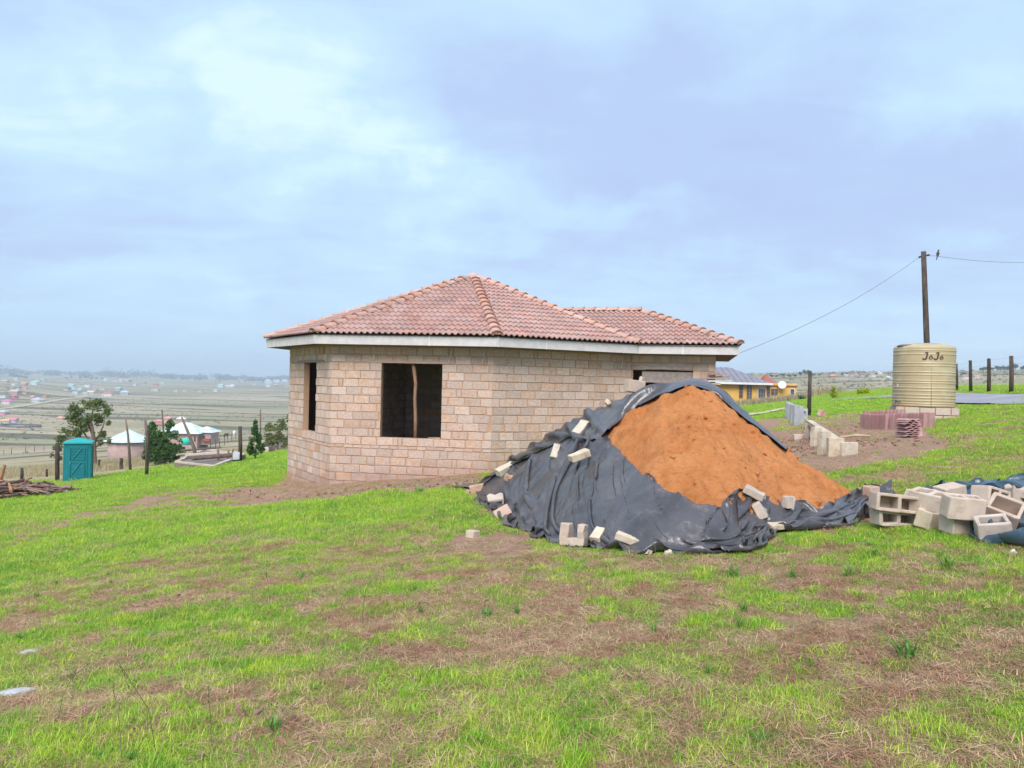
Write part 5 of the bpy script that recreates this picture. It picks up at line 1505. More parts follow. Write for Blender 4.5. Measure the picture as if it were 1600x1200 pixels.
rf.add([(-o_, -o_, zt + .002), (o_, -o_, zt + .002), (o_, o_, zt + .002), (-o_, o_, zt + .002), (-o_, -o_, zt + .05), (o_, -o_, zt + .05), (o_, o_, zt + .05), (-o_, o_, zt + .05), (-.06, -.06, zr_), (.06, -.06, zr_), (.06, .06, zr_), (-.06, .06, zr_)],
       [(3, 2, 1, 0), (0, 1, 5, 4), (1, 2, 6, 5), (2, 3, 7, 6), (3, 0, 4, 7), (4, 5, 9, 8), (5, 6, 10, 9), (6, 7, 11, 10), (7, 4, 8, 11), (8, 9, 10, 11)])
link('roof', rf.mesh('roof', M_TEALR), loo)
door = link('door', MB().box((.03, -hw * .97 - .012, zt * .48), (hw * 1.35, .03, zt * .88)).mesh('door', M_TEAL), loo)
link('handle', MB().box((-.24, -hw * .97 - .045, zt * .5), (.03, .035, .12)).mesh('handle', M_TEALR), door)
rb = MB()
for k in range(11):
    zz = .18 + k * (zt - .35) / 10
    if 3 < k < 5: continue
    rb.box((.03, -hw * .97 - .035, zz), (hw * 1.15, .02, .03))
for pts in (((-.2, .35), (.12, .95)), ((-.16, 1.12), (.16, 1.68)), ((.25, .2), (.25, .95)), ((.25, 1.1), (.25, 1.7)), ((-.25, .2), (-.25, .95)), ((-.25, 1.1), (-.25, 1.7))):
    k_ = zt / 1.9
    rb.tube([(pts[0][0], -hw * .97 - .04, pts[0][1] * k_), (pts[1][0], -hw * .97 - .04, pts[1][1] * k_)], .022, 6)
link('door_rib', rb.mesh('door_rib', M_TEAL), door)
rs = MB()
for side in (-1, 1):
    for k in range(9): rs.box((side * (hw * .97 + .008), 0, .2 + k * (zt - .35) / 8), (.016, hw * 1.5, .04))
    for y_ in (-hw * .9, hw * .9): rs.tube([(side * hw * .97, y_, .05), (side * hw * .97, y_, zt - .1)], .04, 6)
link('side_rib', rs.mesh('side_rib', M_TEAL), loo)

# ------------------------------------------------------------------ heap of branches
Mb = [pm('branch_bark_a', (.16, .10, .085), (.09, .055, .05), 8, .95, .3, 30, .25), pm('branch_bark_b', (.30, .20, .17), (.18, .12, .10), 8, .95, .3, 30, .2), pm('branch_split', (.45, .24, .13), (.30, .17, .11), 8, .95, .3, 30, .1)]
wp = ground_hit(28, 776)
heap = empty('branch_pile', wp, 'heap of dark cut branches and logs at the left edge', 'wood pile')
rng = random.Random(5); sw = wp.y / 1200
for k in range(230):
    u_ = rng.uniform(-1, 1); lay = rng.random()
    x = u_ * 1.45 - .35; hmax = .62 * (1 - max(0, (u_ * .5 + .5)) ** 2 * .85)
    z_ = lay * hmax * .8 + .02; L = rng.uniform(.5, 1.5) * (1 - .25 * u_)
    a = rng.gauss(0, .38) + (math.pi if rng.random() < .5 else 0); e_ = rng.gauss(.0, .12) - .16 * u_ * (1 if math.cos(a) > 0 else -1)
    d = Vector((math.cos(a) * math.cos(e_), math.sin(a) * math.cos(e_), math.sin(e_))); c = Vector((x, rng.uniform(-.7, .7), z_ + .04))
    bend = Vector((rng.uniform(-.06, .06), rng.uniform(-.06, .06), rng.uniform(-.05, .06))); r_ = rng.choice((.014, .02, .025, .03, .045))
    p0 = c - d * L / 2; p1 = c + d * L / 2
    p0.z = max(p0.z, .02); p1.z = max(p1.z, .02)
    off = lambda v: v + Vector((0, 0, Gz(wp.x + v.x, wp.y + v.y) - wp.z))
    link('branch', MB().tube([off(p0), off(c + bend), off(p1)], [r_ * 1.1, r_, r_ * .7], 6).mesh('branch', rng.choice(Mb[:2] + Mb[:2] + Mb)), heap)
link('branch', MB().tube([(-.55, 0, .45), (-.42, 0, .95)], [.06, .045], 7).mesh('branch', Mb[2]), heap)
ap = ground_hit(72, 771); ash = MB(); rng = random.Random(8)
for k in range(160):
    x = rng.gauss(0, .28); y = rng.gauss(0, .3); s_ = rng.uniform(.02, .07)
    ash.cur = rng.random()
    ash.box((x, y, Gz(ap.x + x, ap.y + y) - ap.z + s_ * .4), (s_ * 1.6, s_, s_ * .8), Euler((rng.random() * 3, rng.random() * 3, rng.random() * 3)).to_matrix(), s_ * .2)
tag(link('rubble', ash.mesh('rubble', pm('grey_rubble', (.48, .45, .47), (.25, .23, .25), 5, .95, 0, 1, .3), rnd=True), loc=ap), 'patch of grey ash and rubble at the end of the branch pile', 'rubble', kind='stuff')

# ------------------------------------------------------------------ crooked posts and the left fences
def crooked(pts, Y, rads, label, mat=None, group='crooked bush poles'):
    q = [P(x, y, Y) for x, y in pts]; q[0].z = Gz(q[0].x, Y) - .1
    mb = MB(); root = q[0].copy()
    o = link('bush_pole', mb.tube([p_ - root for p_ in q], rads, 8).mesh('bush_pole', mat or M_WOOD, True), loc=root)
    return tag(o, label, 'pole', group)
crooked([(229, 743), (230, 715), (230, 685), (227, 656)], 30.5, [.075, .07, .065, .05], 'tall grey crooked pole left of the two peaked bush')
crooked([(204, 733), (202, 705), (200, 680), (196, 653)], 35, [.07, .06, .05, .035], 'dark crooked pole in front of the round hut')
crooked([(309, 718), (303, 700), (294, 676), (284, 652)], 37, [.10, .09, .075, .045], 'leaning pole in front of the pale hip roof')
crooked([(311, 719), (310, 712), (309, 707)], 36.8, [.06, .05, .04], 'short stump at the foot of the leaning pole')
crooked([(258, 690), (255, 665), (253, 640)], 48, [.07, .055, .04], 'thin dark pole rising behind the two peaked bush')
crooked([(407, 690), (407, 660), (407, 640)], 60, [.06, .05, .045], 'distant brown post above the pointed shrub')
fence('wire mesh fence from the toilet cubicle to the house', 'boundary fences', [(-60, 762, -62, 700, .08), (90, 751, 90, 692, .085), (229.5, 742, 231, 672, .05), (375.5, 721, 375, 666, .09), (470, 700, 470, 650, .08)], mesh=True)
fence('line of short posts on the tan slope left', 'far fences', [(-30, 760, -30, 742, .07), (34, 749, 34, 731, .07), (73, 745, 73, 733, .05), (155, 732, 155, 718, .07), (190, 733, 190, 716, .08)], wires=2)
fence('faint fence across the brown field at the far left', 'far fences', [(-20, 712, -20, 702, .10), (6, 711, 6, 702, .10), (18, 710, 18, 699, .12), (40, 708, 40, 697, .12), (54, 706, 54, 695, .12), (69, 704, 69, 696, .1), (84, 703, 84, 695, .1)], wires=3, wr=.010)
fence('long fence with many thin posts running down to the valley', 'far fences', [(329, 703, 329, 690, .08), (337, 700, 337, 687, .07), (343, 698, 343, 684, .07), (351, 695, 351, 682, .07), (356, 692, 356, 679, .07), (362, 690, 362, 676, .07), (368, 686, 368, 673, .07), (378, 682, 378, 671, .07), (389, 678, 389, 667, .07), (333, 682, 332.5, 672, .09)][:9], wires=3, wr=.010)
for k, (x, y, h_) in enumerate(((341, 716, 14), (357, 717, 13), (364, 716, 14))):
    crooked([(x, y), (x, y - h_)], 36, [.06, .05], ('short stake with a split top behind the foundation', 'short stake left of the pale bucket', 'short stake beside the pale bucket')[k], M_WOOD, 'short stakes behind the foundation')
bk = ground_hit(369, 721); b2 = P(369, 712, 36)
tag(MB().box((b2.x, 36, b2.z), (.30, .28, .34), Euler((0, 0, .3)).to_matrix(), .02).build('container', pm('pale_lilac_plastic', (.62, .60, .68), None, 3, .6)), 'pale square container left of the thick post', 'container')
for k, (px, w_, dk) in enumerate(((414, 14, 0), (424, 9, 1), (410, 8, 0))):
    p_ = P(px, 703 - k, 47); o = block_obj('chunk', (p_.x, 47, p_.z), (5, 8, 30 * k), ('whitish stone by the house corner shrubs', 'dark stone behind the lawn edge', 'small pale stone beside the pointed shrub')[k], 'stones behind the lawn', (M_LOOSE, M_WOOD, M_STRAP)[k], (w_ * 47 / 1200, .4, .35), 'stone', 'stone')
pl_ = P(440, 695, 54)
tag(MB().box((P(444, 698, 60).x, 60, P(444, 698, 60).z), (2.6, 2.5, .9), Euler((.1, 0, .1)).to_matrix(), .12).build('plastic_sheet', pm('grey_blue_sheet', (.20, .20, .25), (.13, .13, .17), .8, .6)), 'grey blue sheeting heaped behind the lawn at the house corner', 'sheeting')

# foundation with timber beams
fp = [PXY(272, 733, 34.5), PXY(336, 722, 33.0), PXY(384, 712, 38.5), PXY(318, 716, 41.0)]
fz = P(300, 722, 34).z
fo = empty('foundation_pit', (fp[0][0], fp[0][1], Gz(*fp[0])), 'low block foundation pit covered with timber beams', 'foundation')
fr = Vector(fo.location)
ztf = P(272, 720, 34.5).z
core = MB(); 
for i in range(4):
    a, b = Vector(fp[i]), Vector(fp[(i + 1) % 4]); d = (b - a).normalized(); no = Vector((-d.y, d.x)); c = (a + b) / 2 + no * .1
    rot = Matrix(((d.x, no.x, 0), (d.y, no.y, 0), (0, 0, 1)))
    L = (b - a).length - .01
    nb = max(1, int(L / .42))
    for rws in range(2):
        for k in range(nb):
            cc = a + d * L * ((k + .5) / nb) + no * .1
            hh = .2; zc_ = ztf - .1 - rws * .21
            link('block', MB().box((0, 0, 0), (L / nb - .02, .18, hh - .015), rot, .006).mesh('block', M_LOOSE), fo, loc=Vector((cc.x, cc.y, zc_)) - fr)
    core.box((c.x - fr.x, c.y - fr.y, ztf - .5 - fr.z), (L, .15, .95), rot)
link('fill', MB().prism([(q_[0] - fr.x, q_[1] - fr.y) for q_ in fp], ztf - 1.1 - fr.z, ztf - .08 - fr.z).mesh('fill', pm('grey_fill', (.22, .17, .15), (.15, .12, .11), 1.5, .95)), fo)
link('footing', core.mesh('footing', M_MORTAR), fo)
for k, (x1, y1, x2, y2, Yk, r_, mt_) in enumerate(((276, 720, 352, 713, 36.5, .06, M_PALEWOOD), (290, 722, 370, 712, 36, .10, M_LOOSE), (300, 724, 374, 717, 34.5, .07, M_WOOD), (282, 718, 345, 712, 38, .05, M_WOOD))):
    p_, q_ = P(x1, y1, Yk), P(x2, y2, Yk + 2); p_.z = q_.z = 0
    zt_ = ztf + .06 + .02 * k
    tag(MB().tube([(p_.x, p_.y, zt_), (q_.x, q_.y, zt_ + .01)], [r_, r_ * .9], 7).build('timber_beam', mt_), ('thin pale pole laid over the foundation', 'thick pale beam laid over the foundation', 'brown pole along the front of the foundation', 'brown pole at the rear of the foundation')[k], 'beam', 'beams over the foundation')

# ------------------------------------------------------------------ huts below the fence
M_PINKW = pm('pink_block_wall', (.43, .30, .27), (.36, .26, .24), 1.2, .95, .2, 20, .03)
M_ZINC = pm('pale_zinc_sheet', (.62, .70, .70), (.52, .62, .64), .8, .55, 0, 1, .03, c3=(.42, .42, .44), s3=.5, t3=(.6, .75))
Yr = 135.0; c = P(201, 700, Yr); s = Yr / 1200
zg = min(Gz(c.x, Yr), P(200, 712, Yr).z)
hut = empty('round_hut', (c.x, Yr, zg), 'round pink walled hut with a pale conical sheet roof', 'hut')
zw = P(201, 688, Yr).z - zg; za_ = P(197, 671.5, Yr).z - zg
link('wall', MB().lathe([(3.35, -2), (3.35, zw)], 40).mesh('wall', M_PINKW, True), hut)
n = 12; rr = 4.0
mb = MB(); mb.add([(rr * math.cos(2 * math.pi * k / n), rr * math.sin(2 * math.pi * k / n), zw - .12) for k in range(n)] + [(0, 0, za_)], [(k, (k + 1) % n, n) for k in range(n)] + [tuple(range(n - 1, -1, -1))])
link('roof', mb.mesh('roof', M_ZINC), hut)
for k in range(n):
    a = 2 * math.pi * k / n
    link('roof_seam', MB().tube([(rr * math.cos(a), rr * math.sin(a), zw - .09), (0, 0, za_ + .02)], .05, 5).mesh('roof_seam', M_ZINC), hut)
Yr = 165.0; c = P(300, 692, Yr); zg = P(300, 694, Yr).z - .3
h2 = empty('hipped_cottage', (c.x, Yr, zg), 'pink cottage under a wide pale hipped sheet roof in the valley', 'house')
L_ = lambda px, Y_=Yr: P(px, 690, Y_).x - c.x
zz = lambda py, px=300: P(px, py, Yr).z - zg
def gbox(parent, name, pxa, pxb, pya, pyb, y0, y1, mat):
    return link(name, MB().box(((L_(pxa) + L_(pxb)) / 2, (y0 + y1) / 2, (zz(pya, (pxa + pxb) / 2) + zz(pyb, (pxa + pxb) / 2)) / 2), (abs(L_(pxb) - L_(pxa)), y1 - y0, abs(zz(pya) - zz(pyb)))).mesh(name, mat), parent)
gbox(h2, 'wall', 250, 308, 677, 702, 0, 6, M_PINKW); gbox(h2, 'wall', 308.3, 325, 676, 696, 1.5, 6, M_PINKW)
hip_roof(h2, L_(248), L_(311), -.4, 7, zz(677.5), zz(662), M_ZINC, 3.6, over=.3)
hip_roof(h2, L_(296), L_(328), 1.2, 6.4, zz(676), zz(667.5), M_ZINC, 2.2, over=.2, name='wing_roof')
gbox(h2, 'window', 303, 306, 682, 690, -.05, .0, M_GLASSD); gbox(h2, 'door', 312, 316, 681, 691, 1.42, 1.49, M_GLASSD); gbox(h2, 'brick_stoep', 314, 325, 686, 690, .7, 1.4, pm('red_brickwork', (.38, .13, .09)))
Yt = 158.0; q = P(291, 690, Yt)
tk = MB().lathe([(.9, 0), (.98, .04), (.98, 1.15), (.8, 1.3), (.2, 1.38)], 20)
o = link('body', tk.mesh('body', pm('green_tank_plastic', (.02, .48, .36), (.03, .42, .33), 2, .5), True)); tg = empty('rain_tank', (q.x, Yt, P(291, 695, Yt).z), 'small bright green rain tank beside the pink cottage', 'water tank'); o.parent = tg
link('lid', MB().lathe([(.2, 1.38), (.2, 1.45), (.02, 1.46)], 12).mesh('lid', M_WHITE), tg)
# horses by the fence
def cow(px, py, Y, mat, label, hpx):
    g_ = P(px, py, Y); s_ = hpx * Y / 1200 / 1.4
    root = empty('cow', g_, label, 'cow')
    me = bpy.data.meshes.new('body'); 
    J = [(0, 0, 1.05), (-.55, 0, 1.08), (-.85, 0, 1.0), (.55, 0, 1.10), (.85, 0, 1.25), (1.08, 0, 1.15), (1.28, 0, 1.0), (-.62, .16, .62), (-.66, .17, .32), (-.60, .17, .02), (-.62, -.16, .62), (-.66, -.17, .32), (-.60, -.17, .02), (.58, .15, .6), (.58, .15, .3), (.6, .15, .02), (.58, -.15, .6), (.58, -.15, .3), (.6, -.15, .02), (-.92, 0, .6), (.98, .14, 1.34), (.98, -.14, 1.34)]
    Ed = [(0, 1), (1, 2), (0, 3), (3, 4), (4, 5), (5, 6), (1, 7), (7, 8), (8, 9), (1, 10), (10, 11), (11, 12), (3, 13), (13, 14), (14, 15), (3, 16), (16, 17), (17, 18), (2, 19), (5, 20), (5, 21)]
    rad = [.33, .32, .18, .31, .17, .13, .09, .13, .07, .055, .13, .07, .055, .11, .065, .055, .11, .065, .055, .025, .025, .025]
    me.from_pydata([tuple(c * s_ for c in j) for j in J], Ed, [])
    o = link('body', me, root); o.data.materials.append(mat)
    sk = o.modifiers.new('skin', 'SKIN'); 
    for i, v in enumerate(me.skin_vertices[0].data if me.skin_vertices else []): v.radius = (rad[i] * s_, rad[i] * s_)
    return root, o, rad, s_
for args, rz in (((353, 684, 150, M_DARKWOOD, 'dark cow grazing by the valley fence', 7), 1.2), ((366, 681, 152, M_WHITE, 'white cow standing by the valley fence', 8), 1.9)):
    root, o, rad, s_ = cow(*args); root.rotation_euler = (0, 0, rz)
    bm = bmesh.new(); bm.from_mesh(o.data); lay = bm.verts.layers.skin.verify()
    for i, v in enumerate(bm.verts): v[lay].radius = (rad[i] * s_, rad[i] * s_); v[lay].use_root = (i == 0)
    bm.to_mesh(o.data); bm.free()
    sb = o.modifiers.new('sub', 'SUBSURF'); sb.levels = sb.render_levels = 1

# ------------------------------------------------------------------ the far settlement
PAL = {'w': (.68, .68, .68), 'c': (.62, .55, .38), 'o': (.60, .36, .20), 'p': (.62, .26, .26), 'm': (.55, .14, .32), 'l': (.52, .48, .66), 'g': (.42, .44, .45), 't': (.30, .55, .52), 'b': (.42, .50, .60), 'r': (.45, .15, .12), 'y': (.62, .50, .22), 'd': (.16, .14, .15), 'n': (.35, .25, .20)}
MP = {k: pm('paint_' + {'w': 'white', 'c': 'cream', 'o': 'orange', 'p': 'pink', 'm': 'magenta', 'l': 'lavender', 'g': 'grey', 't': 'teal', 'b': 'blue_grey', 'r': 'red', 'y': 'yellow', 'd': 'dark', 'n': 'brown'}[k], v, tuple(x * .9 for x in v), .3, .8, 0, 1, .04) for k, v in PAL.items()}
CN = {'w': 'white', 'c': 'cream', 'o': 'orange', 'p': 'pink', 'm': 'magenta', 'l': 'lavender', 'g': 'grey', 't': 'teal', 'b': 'blue-grey', 'r': 'red', 'y': 'yellow', 'd': 'dark', 'n': 'brown'}
HOUSES = [  # px, py base, width px, wall, roof, kind, where
 (8, 598, 9, 'o', 'g', 'gable', 'at the far left edge of the ridge'), (26, 594, 7, 'w', 'g', 'gable', 'small on the slope under the conifers'), (22, 602, 6, 'w', 'w', 'flat', 'second row under the conifers'),
 (38, 602, 9, 'p', 'o', 'gable', 'beside the pale twin houses'), (54, 601, 12, 'w', 't', 'hip', 'pair with bright walls below the ridge'), (10, 608, 8, 'o', 'd', 'hip', 'leftmost of the orange row'),
 (19, 608, 8, 'o', 'n', 'hip', 'second of the orange row'), (28, 608, 8, 'c', 'd', 'gable', 'third of the orange row'), (40, 608, 7, 'c', 'n', 'hip', 'right end of the orange row'),
 (24, 616, 14, 'o', 'g', 'gable', 'long and low below the orange row'), (40, 616, 8, 'c', 'r', 'gable', 'short below the orange row'), (5, 622, 14, 'w', 'g', 'flat', 'long white block on the left edge'),
 (22, 622, 10, 'm', 'm', 'hip', 'with bright roof near the left edge'), (12, 631, 14, 'w', 'm', 'hip', 'with pinkish roof near the left edge'), (59, 629, 15, 'w', 'l', 'hip', 'with lavender roof by the dirt road'),
 (52, 622, 8, 'p', 'o', 'gable', 'behind the lavender roofed one'), (71, 622, 8, 'o', 'r', 'gable', 'right of the lavender roofed one'), (5, 648, 15, 'p', 'b', 'hip', 'with blue roof cut by the left edge'),
 (20, 660, 14, 'l', 'p', 'gable', 'with pink gable below the blue roof'), (9, 661, 12, 'c', 'o', 'gable', 'yellowish beside the pink gable'), (95, 656, 11, 'p', 'o', 'hip', 'small salmon hut left of the tree'),
 (112, 604, 9, 'w', 't', 'gable', 'above the white row'), (105, 610, 9, 'w', 'd', 'gable', 'left end of the white row'), (115, 609, 7, 'w', 'b', 'hip', 'middle of the white row'), (125, 610, 8, 'w', 't', 'hip', 'right end of the white row'),
 (138, 605, 11, 'w', 'w', 'flat', 'long pale block right of the white row'), (118, 616, 8, 'w', 'b', 'gable', 'below the white row'), (133, 616, 7, 'w', 'g', 'gable', 'left of the cream terrace'), (142, 615, 9, 'c', 'w', 'gable', 'cream terrace at the end of the dirt road'),
 (149, 611, 6, 'o', 'o', 'gable', 'tiny at the end of the dirt road'), (163, 610, 9, 'c', 't', 'flat', 'square cream box above the red roof'), (169, 619, 15, 'w', 'r', 'hip', 'with red roof right of the dirt road'),
 (186, 610, 10, 'g', 't', 'gable', 'with teal roof behind the blue roof'), (195, 617, 13, 'g', 'b', 'hip', 'with pale blue pyramid roof'), (180, 596, 8, 'w', 'r', 'gable', 'first of the ridge row'), (189, 596, 7, 'w', 'g', 'gable', 'second of the ridge row'),
 (198, 597, 8, 'p', 'g', 'gable', 'third of the ridge row'), (165, 595, 7, 'w', 't', 'hip', 'pale on the ridge above the valley'), (60, 596, 8, 'c', 'w', 'flat', 'far pale strip on the ridge'), (68, 595, 10, 't', 'w', 'flat', 'far greenish strip on the ridge'),
 (212, 603, 6, 'w', 'g', 'gable', 'tiny in the middle of the ridge'), (243, 611, 11, 'c', 'y', 'flat', 'yellow box alone on the plain'), (243, 603, 8, 'p', 'r', 'gable', 'reddish above the yellow box'), (253, 600, 6, 'w', 'g', 'gable', 'tiny white above the yellow box'),
 (275, 613, 5, 'w', 'g', 'gable', 'tiny hut on the plain'), (289, 612, 4, 'c', 'o', 'gable', 'tiny yellowish hut on the plain'), (313, 613, 5, 'w', 'p', 'gable', 'tiny pinkish hut on the plain'), (337, 612, 6, 'w', 'b', 'gable', 'bluish hut below the white group'),
 (345, 605, 10, 'w', 't', 'hip', 'left of the white group'), (356, 605, 7, 'w', 'b', 'gable', 'middle of the white group'), (364, 605, 8, 'w', 'w', 'gable', 'right of the white group'), (398, 603, 5, 'w', 'g', 'gable', 'tiny left of the hilltop group'),
 (419, 599, 12, 'w', 't', 'hip', 'large on the hilltop by the house corner'), (420, 605, 8, 'w', 't', 'hip', 'lower on the hilltop by the house corner'), (432, 598, 9, 'w', 'b', 'gable', 'middle of the hilltop group'), (445, 597, 8, 'w', 'b', 'gable', 'right of the hilltop group'),
 (431, 604, 6, 'n', 'g', 'gable', 'brown on the hilltop'), (439, 605, 6, 'n', 'r', 'gable', 'dull red on the hilltop'),
 (248, 662, 13, 'p', 'p', 'hip', 'left of the salmon pink trio'), (263, 657, 12, 'p', 'p', 'hip', 'middle of the salmon pink trio'), (283, 659, 15, 'p', 'w', 'hip', 'right of the salmon pink trio'),
 # hills on the right
 (1322, 588, 6, 'w', 'g', 'gable', 'first on the right hand ridge'), (1330, 588, 7, 'w', 'r', 'gable', 'second on the right hand ridge'), (1338, 588, 6, 'p', 'g', 'gable', 'third on the right hand ridge'), (1347, 588.5, 7, 'w', 'r', 'gable', 'fourth on the right hand ridge'),
 (1362, 588.5, 10, 'w', 'n', 'gable', 'broad white one on the right hand ridge'), (1374, 584, 8, 'w', 't', 'hip', 'with pale green roof on the right hand skyline'), (1300, 590, 9, 'r', 'p', 'gable', 'red on the right hand ridge'),
 (1388, 592, 8, 'b', 'w', 'hip', 'pale blue left of the water tank'), (1378, 595, 5, 'o', 'c', 'gable', 'tiny cream left of the water tank'), (1508, 592, 12, 'w', 'r', 'gable', 'red and white between the right hand posts'),
 (1526, 591, 9, 'w', 'p', 'gable', 'pinkish between the right hand posts'), (1583, 591, 4, 'w', 'w', 'flat', 'tiny white right of the last post'),
]
def far_house(px, py, wpx, wc, rc, kind, where):
    g_ = ground_hit(px, py, 8000)
    if g_ is None:
        for k in range(14):
            g_ = ground_hit(px, py + k * .5, 8000)
            if g_ is not None: break
    if g_ is None: return
    Y = g_.y; s_ = Y / 1200; wdt = wpx * s_; h_ = min(wdt * .30, 3.0 * s_ * 1.0 + 1.2) ; h_ = max(h_, 2.2 * s_); dp = min(wdt * .8, 9)
    lab = ('distant %s walled house with %s roof, %s' % (CN[wc], CN[rc], where))
    lab = ' '.join(lab.split()[:16])
    r_ = empty('distant_house', (g_.x, Y, g_.z), lab, 'house', 'houses scattered over the far country')
    rr = random.Random(int(px * 7 + py)); r_.rotation_euler = (0, 0, rr.uniform(-.35, .35))
    link('wall', MB().box((0, 0, h_ / 2 - .5), (wdt * .9, dp, h_ + 1)).mesh('wall', MP[wc]), r_)
    hr = min(h_ * .75, wdt * .22)
    if kind == 'hip': hip_roof(r_, -wdt * .45, wdt * .45, -dp / 2, dp / 2, h_, h_ + hr, MP[rc], wdt * .30, over=wdt * .05)
    elif kind == 'gable':
        a, d = wdt * .5, dp * .58
        link('roof', MB().add([(-a, -d, h_ + .02), (a, -d, h_ + .02), (a, 0, h_ + hr), (-a, 0, h_ + hr), (-a, d, h_ + .02), (a, d, h_ + .02)], [(0, 1, 2, 3), (3, 2, 5, 4), (0, 3, 4), (1, 5, 2), (4, 5, 1, 0)]).mesh('roof', MP[rc]), r_)
    else: link('roof', MB().box((0, 0, h_ + .15), (wdt * .94, dp * 1.05, .3)).mesh('roof', MP[rc]), r_)
    nw = max(1, min(4, int(wpx / 3)))
    for k in range(nw):
        link('window' if k else 'door', MB().box((-wdt * .45 + wdt * .9 * (k + .5) / nw, -dp / 2 - .03, h_ * (.52 if k else .42)), (wdt * .9 / nw * .30, .05, h_ * (.36 if k else .7))).mesh('window', MP['d']), r_)
for h_ in HOUSES: far_house(*h_)

# old stone kraal and dirt road
kp = ground_hit(32, 666); K = MB(); rng = random.Random(2)
for k in range(70):
    a = k / 70 * 2 * math.pi; K.cur = rng.random()
    x, y = 12 * math.cos(a), 9 * math.sin(a); K.box((x, y, Gz(kp.x + x, kp.y + y) - kp.z + .3), (1.4, 1.2, 1.3), Euler((0, 0, a)).to_matrix(), .25)
tag(link('kraal', K.mesh('kraal', MP['d'], rnd=True), loc=kp), 'ring of dark stones of an old kraal below the pink gable', 'kraal')
def far_strip(pts, hw_, name, mat, **kw):
    q = polyline([tuple(ground_hit(*p_, 8000).xy) for p_ in pts], 60); d = np.gradient(q, axis=0); d /= np.linalg.norm(d, axis=1, keepdims=True); no = np.stack([-d[:, 1], d[:, 0]], 1)
    V = np.stack([q + no * hw_, q - no * hw_], 1); Z = G(V[..., 0], V[..., 1]) + .5
    return tag(link(name, fast_mesh(name, np.concatenate([V, Z[..., None]], 2).reshape(-1, 3), grid_faces(60, 2), mat)), **kw)
far_strip([(-30, 642), (20, 637), (60, 631), (100, 624), (140, 619), (150, 617)], 4.5, 'dirt_road', pm('pale_dirt', (.50, .44, .30), (.42, .36, .25), .1, .95, coord='World'), kind='structure')

# trees of the far country
ORD = ['leftmost', 'second', 'third', 'fourth', 'fifth', 'sixth', 'seventh', 'eighth', 'ninth', 'tenth', 'eleventh', 'twelfth', 'thirteenth', 'fourteenth', 'fifteenth', 'sixteenth', 'seventeenth', 'eighteenth', 'nineteenth', 'twentieth']
def nth(i): return ORD[i] + ('' if i == 0 else ' from the left')
def far_tree(px, py, hpx, wpx, label, group, ext=None, conifer=False, seed=0):
    g_ = None
    for k in range(20):
        g_ = ground_hit(px, py + k * .5, 8000)
        if g_ is not None: break
    if g_ is None: return
    s_ = g_.y / 1200; h_ = hpx * s_; w_ = wpx * s_
    root = empty('tree', g_, label, 'tree', group)
    link('trunk', MB().tube([(0, 0, -1), (0, 0, h_ * .6)], [w_ * .05, w_ * .03], 5).mesh('trunk', M_BARK), root)
    rr = random.Random(seed); cl = []
    if conifer: cl = [(0, 0, h_ * f, w_ * .5 * (1.15 - f), w_ * .5 * (1.15 - f), h_ * .2) for f in (.25, .45, .65, .85)]
    else: cl = [(rr.uniform(-.3, .3) * w_, rr.uniform(-.3, .3) * w_, h_ * rr.uniform(.45, .8), w_ * rr.uniform(.22, .34), w_ * .3, h_ * rr.uniform(.18, .28)) for _ in range(5)]
    pts = clump_points([(c[0] / w_ * 4, c[1] / w_ * 4, c[2] / w_ * 4, c[3] / w_ * 4, c[4] / w_ * 4, c[5] / w_ * 4) for c in cl], 160, seed, .3) * (w_ / 4)
    leaves('crown', pts, w_ * .055, ML_FAR, root, (0, 0, 0), .3, .6, seed)
k = 0
rng = random.Random(77)
for i in range(16): far_tree(15 + i * 1.8, 588 + i * .25, 6 + rng.uniform(-1, 1.5) - .15 * i, 3, nth(i) + ' in the conifer row on the far left hilltop', 'conifers on the far left hilltop', conifer=True, seed=i)
for i, (px, py, h_, w_) in enumerate(sorted(((104, 593, 4, 5), (111, 592, 5, 4), (126, 593, 5, 5), (134, 592, 5, 6), (142, 593, 4, 6), (150, 593, 4, 4), (204, 598, 4, 6), (228, 600, 3, 4), (160, 594, 5, 3), (337, 599, 4, 2), (343, 598.5, 4, 2), (373, 598, 4, 3), (382, 597, 4, 5), (388, 596.5, 3, 4), (393, 596, 6, 4), (398, 596, 4, 4), (410, 599, 6, 5), (426, 594, 3, 5), (441, 594, 3, 6)))):
    far_tree(px, py, h_, w_, nth(i) + ' of the small skyline trees left of the house', 'trees on the left skyline', seed=100 + i)
for i, (px, py, h_, w_) in enumerate(sorted(((1206, 590, 5, 8), (1214, 590, 4, 7), (1222, 589, 6, 9), (1233, 590, 5, 8), (1243, 590, 5, 8), (1252, 588, 8, 8), (1258, 588, 11, 8), (1263, 588, 11, 9), (1271, 588, 5, 7), (1281, 588, 4, 7), (1297, 587, 3, 5), (1316, 587, 4, 5), (1323, 587, 5, 5), (1341, 587, 4, 5), (1369, 586, 4, 5), (1355, 589, 3, 4)))):
    far_tree(px, py, h_, w_, nth(i) + ' of the ridge trees between yellow house and tank', 'trees on the ridge left of the tank', seed=200 + i)
for i, (px, py, h_, w_) in enumerate(sorted(((1536, 581, 7, 9), (1541, 581, 9, 10), (1551, 580, 6, 8), (1558, 580, 8, 9), (1564, 580, 9, 9), (1570, 580, 8, 9), (1577, 580, 9, 8), (1586, 580, 12, 9), (1598, 580, 10, 9), (1608, 580, 10, 12), (1508, 586, 4, 7), (1503, 587, 4, 6)))):
    far_tree(px, py, h_, w_, nth(i) + ' of the dark skyline trees right of the tank', 'trees on the right hand skyline', seed=300 + i)
